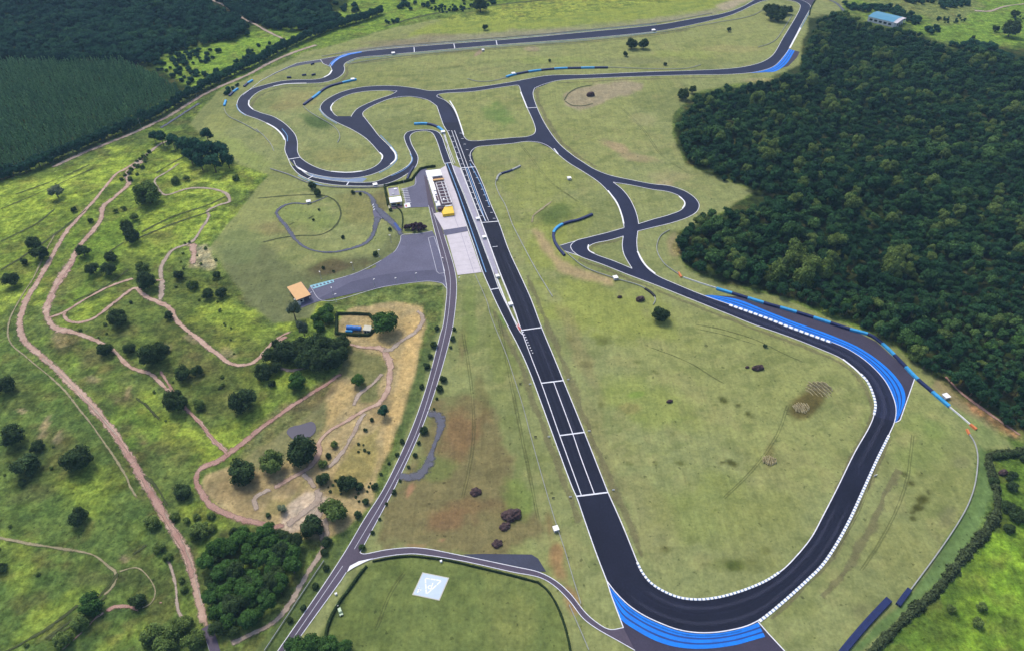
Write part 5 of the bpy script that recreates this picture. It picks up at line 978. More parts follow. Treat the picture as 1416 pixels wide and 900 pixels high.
# lamp posts of the paddock
def lamp(px, py, label, h=7.0):
    p = P(px, py); t_ = thing('lamp_post', label, 'lamp', p, random.uniform(0, 6), 'lamp posts of the paddock')
    mb = MB(); mb.cyl((0, 0), .16, .09, 0, h, 8); mb.build('pole', M['steel'], t_); mb = MB(); mb.box(-.2, -.25, h, 1.2, .25, h+.16); mb.build('lamp_head', M['roof_white'], t_)
    mb = MB(); mb.box(-.35, -.35, -.1, .35, .35, .25); mb.build('footing', M['wall_concrete'], t_)
for a in [(460.5,408.5,'lamp post on the yard nearest the gatehouse'),(518,397,'lamp post on the lower edge of the yard, second from the gatehouse'),(549,394.5,'short lamp post on the lower edge of the yard, third from the gatehouse'),(575.5,388.5,'lamp post on the lower edge of the yard nearest the access road'),(488.5,373.5,'lamp post on the bare bank above the yard'),(444.5,386.5,'lamp post behind the cyan parking bays'),(524.5,356,'lamp post beside the shrubs at the bend of the yard'),
          (541,335.5,'small lamp post under the blue ramp'),(558.5,253.5,'lamp post by the hedge above the car park'),(613,362,'lamp post on the planted island'),(634.5,389,'white lamp post at the lower corner of the concrete apron'),(465,417.5,'lamp post where the hedge meets the yard')]:
    lamp(*a, 7.0 if a[0] < 600 else 3.5)
for a, l in [((196,178),'tall power pole beside the wooded road, left one'),((272,133),'tall power pole beside the wooded road, right one')]:
    t_ = thing('power_pole', l, 'pole', P(*a), 0.5); mb = MB(); mb.cyl((0, 0), .2, .12, 0, 11, 7); mb.build('pole', M['wall_concrete'], t_); mb = MB(); mb.box(-1.2, -.08, 10.2, 1.2, .08, 10.4); mb.build('cross_arm', M['bark'], t_)

# ------------------------------------------------------------------ helipad with its triangle, letter and number
hp = [P(584.5,790.8,.1), P(621,798.3,.1), P(608,830,.1), P(569.5,821.8,.1)]
c0 = sum(hp, Vector())/4; ex = ((hp[1]-hp[0])+(hp[2]-hp[3]))/4; ey = ((hp[0]-hp[3])+(hp[1]-hp[2]))/4
ang = math.atan2(ex.y, ex.x); hs = (ex.length+ey.length)/2
pad = thing('helipad', 'square pale blue helipad with white border, triangle and letter P', 'helipad', (c0.x, c0.y, 0), ang)
sk = local(Vector((0, 0, 0)), ang, ey); ux = ex.length
def q2(u, v, z): return (u*ux+v*sk[0], v*sk[1], z)
def flat(name, pts, z, mat): return link(name, mesh(name, [q2(u, v, z) for u, v in pts], [tuple(range(len(pts)))]), M[mat], pad)
mb = MB(); mb.add([q2(-1,-1,0),q2(1,-1,0),q2(1,1,0),q2(-1,1,0),q2(-1,-1,.2),q2(1,-1,.2),q2(1,1,.2),q2(-1,1,.2)], [(4,5,6,7),(0,1,5,4),(1,2,6,5),(2,3,7,6),(3,0,4,7)]); mb.build('border', M['beige'], pad)
flat('field', [(-.93,-.93),(.93,-.93),(.93,.93),(-.93,.93)], .215, 'pale_blue')
tri = [(-.62,.55),(.55,.62),(-.05,-.72)]
for k_ in range(3):
    a, b_ = np.array(tri[k_]), np.array(tri[(k_+1) % 3]); d = (b_-a)/np.linalg.norm(b_-a); n_ = np.array([-d[1], d[0]])*.05
    for s0, s1 in ((0.02, .3), (.34, .64), (.68, .97)):
        p0, p1 = a+(b_-a)*s0, a+(b_-a)*s1; flat('triangle_bar', [tuple(p0-n_), tuple(p1-n_), tuple(p1+n_), tuple(p0+n_)], .235, 'kerb_white')
def glyph(name, txt, u, v, size, rot):
    cu = bpy.data.curves.new(name, 'FONT'); cu.body = txt; cu.size = size; cu.align_x = 'CENTER'; cu.align_y = 'CENTER'; cu.offset = 0.04
    tmp = bpy.data.objects.new('glyph', cu); COL.objects.link(tmp); dg = bpy.context.evaluated_depsgraph_get(); me = bpy.data.meshes.new_from_object(tmp.evaluated_get(dg)); bpy.data.objects.remove(tmp); bpy.data.curves.remove(cu)
    me.materials.clear(); o = link(name, me, M['kerb_white'], pad); o.location = q2(u, v, .25); o.rotation_euler = (0, 0, rot); return o
glyph('letter', 'P', -.03, .05, 5.0, math.pi); glyph('number', '4', -.66, -.5, 4.2, math.pi)

# small four-wheel-drive by the landing field
p = P(471, 846.5); car = thing('parked_car', 'small pale green off-road car on the grass beside the hedge', 'car', p, math.radians(-62))
def shell(name, xs, ys_, zs, mat, par):
    mb = MB(); (a, b_, c, d), (y0, y1), (z0, z1) = xs, ys_, zs
    mb.add([(a, -y0, z0), (b_, -y0, z0), (b_, y0, z0), (a, y0, z0), (c, -y1, z1), (d, -y1, z1), (d, y1, z1), (c, y1, z1)], [(0,3,2,1),(4,5,6,7),(0,1,5,4),(1,2,6,5),(2,3,7,6),(3,0,4,7)]); o = mb.build(name, M[mat], par)
    bv = o.modifiers.new('bevel', 'BEVEL'); bv.width = 0.08; bv.segments = 2; return o
shell('body', (-1.95, 1.95, -1.9, 1.85), (.88, .85), (.42, 1.0), 'car_green', car); shell('cab', (-1.75, .75, -1.6, .35), (.82, .72), (1.0, 1.62), 'glass', car); shell('roof', (-1.62, .38, -1.58, .33), (.74, .72), (1.62, 1.72), 'car_green', car)
for x in (-1.75, -.55, .62): bx('pillar', x-.07, x+.07, -.84, .84, 1.0, 1.55, 'car_green', car, 1)
bx('headlight', 1.9, 1.98, .5, .78, .72, .9, 'roof_white', car, 1); bx('headlight', 1.9, 1.98, -.78, -.5, .72, .9, 'roof_white', car, 1); bx('bumper', 1.93, 2.08, -.8, .8, .42, .6, 'dark', car, 1); bx('spare_wheel', -2.1, -1.95, -.34, .34, .6, 1.25, 'dark', car, 1)
for x in (-1.25, 1.25):
    for y in (-.8, .8):
        mb = MB(); n = 14; v = []
        for yy in (y-.14, y+.14): v += [(x+.38*math.cos(2*math.pi*k/n), yy, .38+.38*math.sin(2*math.pi*k/n)) for k in range(n)]
        mb.add(v, [(k, (k+1) % n, n+(k+1) % n, n+k) for k in range(n)]+[tuple(range(n, 2*n)), tuple(range(n-1, -1, -1))]); w = mb.build('wheel', M['dark'], car)
        mb = MB(); yo = y+(.15 if y > 0 else -.15); v = [(x+.2*math.cos(2*math.pi*k/n), yo, .38+.2*math.sin(2*math.pi*k/n)) for k in range(n)]; mb.add(v, [tuple(range(n))]); mb.build('rim', M['steel'], w)
for a, l in [((465,821.5),'small white box on the verge of the access road, upper one'),((466.5,838),'small white box beside the hedge near the green car'),((610,776.5),'small white box on the hedge of the gate road')]:
    t_ = thing('utility_box', l, 'utility box', P(*a), .4); bx('box', -.5, .5, -.4, .4, 0, 1.1, 'roof_white', t_, 1); bx('lid', -.56, .56, -.46, .46, 1.1, 1.2, 'roof_white', t_, 1)
# row of white barrier blocks at the kart loop, signs
for k_, (a, b_) in enumerate([(516,284.5),(516.8,287.5),(517.6,291)]):
    t_ = thing('barrier_block', f'white barrier block in a row beside the loop road, {bl[k_]} from the top', 'barrier block', P(a, b_), 1.3, 'white barrier blocks beside the loop road')
    bx('block', -1.3, 1.3, -.4, .4, 0, .7, 'roof_white', t_, 1); bx('ridge', -1.2, 1.2, -.2, .2, .7, 1.0, 'roof_white', t_, 1)

# ------------------------------------------------------------------ boulders and mounds
def ico(sub=2):
    bm = bmesh.new(); bmesh.ops.create_icosphere(bm, subdivisions=sub, radius=1); v = np.array([q.co[:] for q in bm.verts]); f = [[q.index for q in fc.verts] for fc in bm.faces]; bm.free(); return v, f
IV1, IF1 = ico(1); IV2, IF2 = ico(2); IV3, IF3 = ico(3)
def boulder(px, py, wpx, label, flatk=.6, ratio=.7, rz=0.3):
    r = wpx*mpp(px, py)/2; p = P(px, py+wpx*.15); sd_ = random.randint(0, 999); t_ = thing('boulder_pile', label, 'rocks', p, rz) if wpx > 14 else None
    def lump(cx, cy, r_, h_):
        d = 0.72+0.56*fbm(IV3[:, 0]*2+sd_+cx, IV3[:, 1]*2+IV3[:, 2]*1.7+cy, 1.0, sd_, 3)
        ch = np.round(d*7)/7*.5+d*.5
        v = IV3*ch[:, None]*np.array([r_, r_*ratio, h_]); v[:, 2] += h_*.35; v[:, 0] += cx; v[:, 1] += cy; return v
    if t_ is None:
        o = link('boulder', mesh('boulder', lump(0, 0, r, r*flatk), IF3), M['rock']); o.location = p; o.rotation_euler = (0, 0, rz); return tag(o, label, 'rock')
    for k_ in range(5):
        a = k_*1.26+.4; rr = r*random.uniform(.38, .6); link('boulder', mesh('boulder', lump(math.cos(a)*r*.5, math.sin(a)*r*.5*ratio, rr, rr*random.uniform(.6, .95)), IF3), M['rock'], t_)
    link('boulder', mesh('boulder', lump(0, 0, r*.6, r*.5), IF3), M['rock'], t_)
for a in [(658.5,678,18,'dark boulder pile on the worn grass, the one nearest the access road'),(708.5,707.5,30,'largest dark boulder pile left of the straight'),(698.5,725.5,17,'round dark boulder pile just below the largest one'),(688,749,17,'dark boulder pile nearest the dark pad above the gate road')]: boulder(*a, 1.0, .75, .35)
for a in [(885,413,14,'black boulder below the crossing, the larger of a pair'),(857,410.5,7,'small black boulder left of the larger one below the crossing'),(1048,506.5,18,'long dark rock pile on the big infield lawn'),(1033,507,6,'small dark rock left of the long rock pile'),(925.5,554,9,'dark ring-shaped rock in the middle of the infield'),(816.5,131,12,'tall dark stump on the bare sand ring'),(1386,652,14,'dark rock inside the far hedge corner')]: boulder(*a, .7, .6)
def mound(px, py, wpx, hpx, label, rz):
    r = wpx*mpp(px, py)/2; p = P(px, py); t_ = thing('earth_mound', label, 'mound', p, rz); 
    for k_ in range(7):
        u = (k_-3)/3; L_ = r*(1.0-.45*abs(u)); mb = MB(); n = 9; v = []
        for i_ in range(n):
            s_ = i_/(n-1)*2-1; hh = 1.5*(1-s_*s_)**.5*random.uniform(.6, 1.1); x = u*r*.95+random.uniform(-.2, .2); y = s_*L_*1.1
            v += [(x-.36, y, -.3), (x-.15, y, hh), (x+.15, y, hh), (x+.36, y, -.3)]
        mb.add(v, [(i_*4+j, (i_+1)*4+j, (i_+1)*4+j+1, i_*4+j+1) for i_ in range(n-1) for j in range(3)]); mb.build('furrow', M['hay'], t_)
mound(1132,539,34,30,'furrowed mound of pale dry earth on the infield, the upper one',.5); mound(1108,563,20,14,'small rubble mound of pale earth below the upper one',.2); mound(1064,636,17,30,'long furrowed mound of pale earth lower on the infield',-.1)

# ------------------------------------------------------------------ trees
def crown_data(seed, lobes=9, leaves=110, flatz=.85, leaf=.105, spread=.55, tall=1.0):
    r = np.random.default_rng(seed); C = []; 
    for k_ in range(lobes):
        th = r.uniform(0, 2*math.pi); z = r.uniform(-.45, .75) if k_ else .5; q = math.sqrt(max(0, 1-z*z)); rad = r.uniform(.38, .6)*spread/.55 if k_ else .1
        C.append((rad*q*math.cos(th+k_*2.4), rad*q*math.sin(th+k_*2.4), z*.62*flatz*tall, r.uniform(.30, .47)))
    C = np.array(C); V = []; F = []; MI = []; T = []; b = 0
    for i_, (cx, cy, cz, cr) in enumerate(C):
        d = .8+.35*fbm(IV1[:, 0]*1.5+i_*3+seed, IV1[:, 1]*1.5+IV1[:, 2], 1.0, seed, 2)
        v = IV1*(cr*.86*d)[:, None]*np.array([1, 1, .9])+np.array([cx, cy, cz]); V.append(v); F += [tuple(q+b for q in f) for f in IF1]; MI += [1]*len(IF1); T.append(np.full(len(v), .25)); b += len(v)  # core toned darker than most leaves: shade of the crown gaps put into colour
        tone = r.uniform(.25, .8); n = int(leaves*(cr/.4)**2); dd = r.normal(size=(n, 3)); dd /= np.linalg.norm(dd, axis=1)[:, None]; dd = dd[dd[:, 2] > -.55]
        pp = np.array([cx, cy, cz])+dd*cr*r.uniform(.86, 1.08, (len(dd), 1))*np.array([1, 1, .92])
        keep = np.ones(len(dd), bool)
        for j, (ex, ey, ez, er) in enumerate(C):
            if j != i_: keep &= np.linalg.norm(pp-np.array([ex, ey, ez]), axis=1) > er*.8
        dd, pp = dd[keep], pp[keep]; n = len(dd)
        nn = dd*.75+r.normal(size=(n, 3))*.38+np.array([0, 0, .25]); nn /= np.linalg.norm(nn, axis=1)[:, None]
        a = np.cross(nn, r.normal(size=(n, 3))); a /= np.linalg.norm(a, axis=1)[:, None]+1e-9; c = np.cross(nn, a); s = leaf*r.uniform(.6, 1.25, (n, 1))
        q = np.stack([pp-a*s, pp-c*s*.7, pp+a*s, pp+c*s*.7], 1).reshape(-1, 3); V.append(q); F += [(b+4*k, b+4*k+1, b+4*k+2, b+4*k+3) for k in range(n)]; MI += [0]*n
        T.append(np.repeat(np.clip(tone+r.normal(size=n)*.17, 0, 1), 4)); b += 4*n
    return np.concatenate(V), F, MI, np.concatenate(T)
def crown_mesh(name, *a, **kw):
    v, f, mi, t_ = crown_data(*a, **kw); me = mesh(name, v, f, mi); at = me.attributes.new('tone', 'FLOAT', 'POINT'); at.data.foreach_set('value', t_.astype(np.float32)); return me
def trunk_mesh(seed, h, r0):
    """tapered trunk that forks into limbs; unit: metres scaled later"""
    r = random.Random(seed); mb = MB()
    def limb(p0, p1, a, b_, n=7):
        p0, p1 = Vector(p0), Vector(p1); d = (p1-p0).normalized(); u = d.orthogonal().normalized(); w = d.cross(u); v = []
        for p, q in ((p0, a), (p1, b_)): v += [tuple(p+(u*math.cos(2*math.pi*k/n)+w*math.sin(2*math.pi*k/n))*q) for k in range(n)]
        mb.add(v, [(k, (k+1) % n, n+(k+1) % n, n+k) for k in range(n)])
    limb((0, 0, -.15), (.02, 0, h), r0, r0*.7)
    for k_ in range(4):
        a = k_*1.57+r.uniform(-.4, .4); limb((.02, 0, h*.92), (.42*math.cos(a), .42*math.sin(a), h+r.uniform(.3, .6)), r0*.55, r0*.2, 5)
    return mesh('trunk', mb.v, mb.f)
KINDS = {}
def kind_meshes(kind, mat, n=3, seed0=0, trunk=.75, **kw):
    KINDS[kind] = [(crown_mesh('crown', seed0+k_, **{**kw, 'flatz': kw.get('flatz', .85)*(.8, 1.0, 1.22, .92, 1.1, .86, 1.3)[k_ % 7], 'lobes': kw['lobes']+(-2, 0, 3, 1, -1, 4, -3)[k_ % 7]}), trunk_mesh(seed0+k_, trunk, .075)) for k_ in range(n)]
    for c, t_ in KINDS[kind]: c.materials.append(M[mat]); c.materials.append(M[mat]); t_.materials.append(M['bark'])
kind_meshes('forest', 'leaf_forest', 7, 10, trunk=1.0, lobes=9, leaves=75, leaf=.12, flatz=1.05)
kind_meshes('dark', 'leaf_dark', 3, 30, lobes=20, leaves=150, leaf=.08, flatz=1.2, spread=.6); kind_meshes('green', 'leaf_green', 3, 40, lobes=20, leaves=150, leaf=.08, flatz=1.15, spread=.6); kind_meshes('olive', 'leaf_olive', 3, 50, lobes=17, leaves=130, leaf=.08, flatz=1.1, spread=.6)
kind_meshes('bluish', 'leaf_bluish', 3, 60, trunk=1.0, lobes=16, leaves=100, leaf=.1, flatz=1.25); kind_meshes('pale', 'leaf_pale', 2, 70, lobes=9, leaves=55, leaf=.07)
def tall_crown(seed):
    v, f, mi, t_ = crown_data(seed, 14, 50, leaf=.08); return v
def put_tree(kind, px, py, wpx, label, group=None, hk=1.0, name='tree', cat='tree', low=False, rscale=None):
    """tree whose crown centre is seen at photo pixel (px, py), crown wpx wide"""
    r = rscale if rscale else wpx*mpp(px, py)/2*1.02; tr = .35 if low else (1.0 if kind in ('forest', 'bluish') else .5)
    hc = r*(tr+.35)*hk; p = P(px, py, hc); g = float(H(p.x, p.y)); i_ = random.randrange(len(KINDS[kind])); c, t_ = KINDS[kind][i_]
    e = thing(name, label, cat, (p.x, p.y, g), random.uniform(0, 6.28), group)
    co = bpy.data.objects.new('crown', c); COL.objects.link(co); co.parent = e; co.location = (0, 0, hc); s = r*random.uniform(.95, 1.05); co.scale = (s*random.uniform(.92, 1.08), s*random.uniform(.92, 1.08), s*hk*random.uniform(.88, 1.08))
    to = bpy.data.objects.new('trunk', t_); COL.objects.link(to); to.parent = e; th = 1.0 if kind in ('forest', 'bluish') else .75; to.scale = (r, r, hc/(th+.15)); return e
TREES = [  # kind, px, py, width, label
('pale',76,264,24,'loose bluish tree alone in the bright grass at far left'),('olive',202,268,34,'largest loose-crowned tree in the upper left scrub'),('dark',175,314,16,'upper of two touching round trees in the scrub'),('dark',182,327,21,'lower, larger of two touching round trees in the scrub'),('olive',186,301,14,'pale green tree above two touching round trees'),('dark',114,347,20,'round dark tree standing on the upper dirt track'),
('dark',46,337,18,'upper of two trees left of the wide dirt road'),('dark',54,351,22,'lower of two trees left of the wide dirt road'),('dark',33,362,10,'little tree just below the pair left of the dirt road'),('dark',15,386,24,'dark spreading tree at the left picture edge above the trail'),('dark',153,356,16,'uppermost of three dark trees close together'),('dark',127,372,20,'left one of three dark trees close together'),('dark',150,372,22,'right one of three dark trees close together'),
('olive',196,369,17,'olive tree behind the big dark tree at the track fork'),('dark',202,388,28,'big dark tree at the fork of the dirt tracks'),('olive',266,394,17,'olive tree right of the pale bare patch'),('dark',247,380,14,'grey green bush under the pale bare patch'),('dark',300,380,11,'small dark tree near the mown boundary'),('dark',287,406,18,'left one of two dark trees near the mown boundary'),('dark',306,405,17,'right one of two dark trees near the mown boundary'),
('dark',162,440,23,'dark round tree below the grassy loop of the track'),('dark',233,436,14,'round tree at the right branch of the dirt track'),('dark',145,483,20,'flat dark tree overhanging the lower dirt track'),('dark',179,482,17,'compact dark tree between the track tree and the big oval one'),('dark',211,489,35,'big oval dark tree in the middle of the scrub'),('dark',242,555,31,'big dark tree covering the dirt track in the lower scrub'),('olive',274,559,18,'greyish bush right of the track-covering tree'),
('dark',335,554,40,'largest dark tree above the red dirt road'),('dark',252,516,23,'left half of a dark pair in the mid scrub'),('dark',272,512,17,'right half of a dark pair in the mid scrub'),('dark',17,601,33,'dark tree at left edge above a rounder one'),('dark',35,644,34,'rounder dark tree near left edge, below another'),('dark',106,634,38,'wide dark tree right of the pair at the left edge'),('dark',30,667,12,'small tree under the rounder left-edge tree'),('dark',5,532,28,'dark tree cut by the left picture edge'),
('dark',334,653,37,'dark round tree left of the pond path'),('olive',375,638,38,'olive green round tree, middle of three near the pond'),('dark',417,624,38,'large round tree directly below the pond'),('green',494,526,20,'small bright green tree on the mown dip'),('dark',446,662,20,'dark round tree where the paths fork'),('olive',446,641,14,'small tree above the path fork'),('dark',479,668,27,'dark tree left of the dry slope end'),('bluish',530,567,17,'bluish bushy tree on the red track bend'),('dark',496,672,14,'low tree right of the dry slope trees'),('dark',518,672,11,'small shrub tree at the end of the dry slope'),
('dark',431,729,36,'dark round tree beside the sandy yard'),('olive',459,709,40,'yellowish green tree right of the sandy yard'),('dark',451,749,16,'dark bushy tree under the sandy yard trees'),('dark',448,763,11,'small dark tree lowest beside the pale track'),('pale',388,703,21,'grey green feathery tree on the sandy yard'),('dark',371,712,8,'small dark bush left of the feathery tree'),
('green',533,444,38,'large bright green tree beside the hedged tank yard'),('green',411,527,25,'light green bush at the foot of the dark grove'),('dark',107,714,27,'lone oval tree in the lower left meadow'),('dark',2,785,15,'dark tree cut by the lower left edge'),('olive',274,735,28,'grey green bush right of the wide dirt road'),('dark',252,680,25,'dark bush between wide dirt road and red road'),('olive',222,758,18,'bush hugging the wide dirt road'),('olive',209,722,23,'bushes between trail and wide dirt road'),
('green',127,835,32,'round green tree at the top of the lower left thicket'),('olive',110,860,27,'middle bush of the lower left thicket'),('olive',87,884,28,'lowest bush of the lower left thicket'),('dark',190,831,21,'dark bush by the red bend of the small trail'),
('dark',914,435,22,'single round tree on the lawn below the crossing'),('dark',874,61,16,'left one of two trees on the far lawn'),('dark',890,61,15,'right one of two trees on the far lawn'),('dark',865,75,7,'tiny palm-like tree in front of the far pair'),('dark',1008,41,7,'tiny lone tree on the far right lawn'),('dark',945,131,16,'round tree at the tip of the right wood'),('dark',958,124,12,'second tree at the tip of the right wood'),('dark',432,257,12,'taller of two dark trees on the paddock lawn'),('dark',439,267,10,'shorter of two dark trees on the paddock lawn'),
('dark',664,6,22,'large round tree on the top field edge'),('dark',671,38,9,'small round tree in the yellow field'),('dark',1404,19,12,'tree at the upper right picture edge'),('dark',1399,40,24,'dark clump of tree in the upper right field'),('dark',1377,40,9,'small tree left of the upper right clump'),('dark',1346,52,6,'tiny tree in the upper right field'),('olive',1359,839,15,'upper of two bushes in the bright lower right meadow'),('olive',1352,860,17,'lower of two bushes in the bright lower right meadow'),('olive',1316,841,13,'greyish bush left of the two meadow bushes'),
('dark',1063,13,15,'upper left tree of the clump inside the top right bend'),('dark',1071,12,16,'upper tree of the clump inside the top right bend'),('dark',1068,20,17,'left tree of the clump inside the top right bend'),('dark',1078,22,17,'lower tree of the clump inside the top right bend'),('dark',1090,14,13,'right tree of the clump inside the top right bend'),('dark',1082,15,13,'middle tree of the clump inside the top right bend'),
('dark',1395,700,20,'dark bush behind the right hedge'),('dark',1408,712,22,'dark bush at right edge behind the hedge'),('dark',1400,672,16,'bush in the far hedge corner at right')]
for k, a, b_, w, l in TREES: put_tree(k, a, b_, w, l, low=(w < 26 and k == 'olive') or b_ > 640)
for a, b_, w in [(398,488,32),(378,491,27),(418,480,30),(440,476,34),(460,480,32),(473,474,24),(455,496,36),(436,500,30),(420,500,26),(364,515,24),(381,508,17),(466,490,28),(408,486,26),(430,490,30)]:
    put_tree('dark', a, b_, w, 'dark tree merged in the dense grove above the red road', 'trees of the dark grove')
for a, b_, w in [(285,186,17),(266,203,25),(284,208,28),(303,208,24),(313,219,20),(252,200,20),(238,194,18),(222,189,18),(212,188,14),(276,222,20),(294,224,22),(262,214,20)]:
    put_tree('bluish', a, b_, w, 'dark tree in the tight group below the wooded road', 'trees of the group below the wooded road', 1.1)
for a, b_, w in [(212,880,36),(240,872,36),(265,884,32),(228,896,36),(256,862,24)]: put_tree('olive', a, b_, w, 'dull green bush in the clump at the bottom left of the road', 'bushes at the bottom left', low=True)
for a, b_, w in [(408,893,34),(432,889,34),(455,893,30),(478,896,24),(420,902,34)]: put_tree('green', a, b_, w, 'green bush in the clump at the bottom edge beside the access road', 'bushes at the bottom edge', low=True)
for a, b_, w in [(1375,665,14)]: put_tree('dark', a, b_, w, 'dark bush on the corner of the right hedge', low=True)
put_tree('pale', 405, 428, 24, 'tall thin feathery tree in front of the gatehouse', None, 1.9); put_tree('pale', 418, 452, 20, 'tall thin feathery tree right of the first one below the gatehouse', None, 1.9)
for a, b_, w in [(446,432,20),(455,427,18),(452,440,20),(436,440,16),(441,452,16)]: put_tree('green', a, b_, w, 'vivid green bush in the corner between the yard and the hedge', 'vivid bushes by the tank yard', low=True)
# small shrubs
SHR = [(604,454,8,'left'),(600,477,10,'left'),(595,492,8,'left'),(590,506,10,'left'),(583,534,8,'left'),(556,610,8,'left'),(549,628,7,'left'),(501,756,10,'right'),(506,693,10,'left'),(495,711,12,'left'),(626,468,8,'right'),(628,455,6,'right'),(623,480,5,'right'),(613,524,10,'right'),(608,537,10,'right'),(604,551,4,'right'),(600,565,4,'right'),(586,595,11,'right'),(579,612,6,'right'),(574,629,7,'right'),(545,680,8,'right'),(534,696,5,'right'),(525,717,5,'right'),(515,736,6,'right'),(451,785,9,'left'),(436,810,9,'left'),(419,840,9,'left'),(401,857,9,'left'),(565,645,5,'right'),(553,664,5,'right'),(538,640,5,'left'),(527,655,5,'left')]
for a, b_, w, sd_ in SHR: put_tree('dark', a, b_, w, f'small planted shrub on the {sd_} verge of the access road', f'shrubs on the {sd_} verge', low=True, name='shrub', cat='shrub')
kind_meshes('purple', 'leaf_purple', 2, 90, lobes=9, leaves=150, leaf=.1)
for a, b_, w in [(563,314,10),(569,313,12),(575,312,12),(581,313,12),(587,314,10),(572,317,10),(580,317,10)]: put_tree('purple', a, b_, w, 'dark purple shrub in the oval bed above the yard', 'shrubs of the purple bed', low=True, name='shrub', cat='shrub')
for a, b_, w, l in [(519,351,8,'dark shrub on the bank beside the yard bend'),(488,266,6,'dark bush at the top of the loop road, left one'),(498,268,5,'dark bush at the top of the loop road, right one'),(447,370,5,'low dark bush on the bare bank above the cyan bays'),(461,375,4,'tiny dark bush on the bare bank'),(540,290,6,'bush below the small office'),(539,317,6,'dark bush left of the blue ramp'),(474,328,5,'low dark shrub inside the loop road'),(433,304,4,'tiny shrub in the loop road lawn'),(441,290,4,'tiny upper shrub in the loop road lawn'),(1058,478,6,'low shrub on the infield below the toothed kerb'),(760,84,4,'tiny shrub on the far lawn'),(920,89,5,'little bush beside the back straight rail'),(125,305,8,'bluish bush left of the upper dirt track'),(102,290,9,'bluish bush left of the wide dirt road'),(228,483,14,'greyish bush right of the big oval tree'),(52,616,18,'greyish low bush near the left edge trees'),(181,418,5,'tiny bush in the grassy loop'),(242,250,13,'olive bush above the long track bend'),(258,247,10,'olive bush right of another above the long track bend'),(160,292,8,'dull bush on the upper track slope'),(170,288,8,'dull bush right of another on the upper track slope'),(326,246,10,'yellowish bush near the mown boundary top'),(381,475,12,'grey bush at the tip of the red track'),(376,530,12,'low bush left of the light green one'),(454,630,8,'dry bush on the slope'),(462,614,12,'olive bush on the dry slope'),(505,594,6,'dark bush at the rim of the dry slope'),(514,580,6,'dark ring bush near the red track')]:
    put_tree('olive' if 'olive' in l or 'yellow' in l or 'dull' in l else 'dark', a, b_, w, l, low=True, name='shrub', cat='shrub')
# the wood on the right: nearest trees one by one, the rest as one mass
def world_poly(poly): return [tuple(P(*q)[:2]) for q in poly]
def in_poly(x, y, poly):
    ins = np.zeros(np.shape(x), bool)
    for i_ in range(len(poly)):
        ax_, ay_ = poly[i_]; bx_, by_ = poly[i_-1]; c = ((ay_ > y) != (by_ > y)) & (x < (bx_-ax_)*(y-ay_)/((by_-ay_) or 1e-9)+ax_); ins ^= c
    return ins
def scatter(poly, d, seed, jit=.42, ang=0.0):
    wp = np.array(world_poly(poly)); lo = wp.min(0); hi = wp.max(0); r = np.random.default_rng(seed)
    ox, oy = (lo+hi)/2; R = np.hypot(*(hi-lo))/2; g = np.arange(-R, R, d); x, y = np.meshgrid(g, g); x[::2] += d/2
    x = x+r.uniform(-jit, jit, x.shape)*d; y = y+r.uniform(-jit, jit, y.shape)*d; c, s = math.cos(ang), math.sin(ang); X = ox+x*c-y*s; Y = oy+x*s+y*c
    k = in_poly(X, Y, [tuple(q) for q in wp]); return X[k], Y[k]
WOOD = [(1130,40),(1118,62),(1110,84),(1104,112),(1068,122),(1040,124),(990,134),(962,142),(944,166),(934,188),(946,212),(956,232),(1000,250),(1046,268),(1052,284),(1010,300),(975,308),(940,324),(934,348),(948,368),(985,386),(1030,396),(1082,410),(1180,450),(1230,474),(1262,500),(1300,527),(1338,552),(1372,576),(1400,594),(1440,612),(1600,640),(1600,110),(1410,90),(1360,82),(1300,74),(1262,52),(1230,48),(1190,42),(1165,26),(1146,26)]
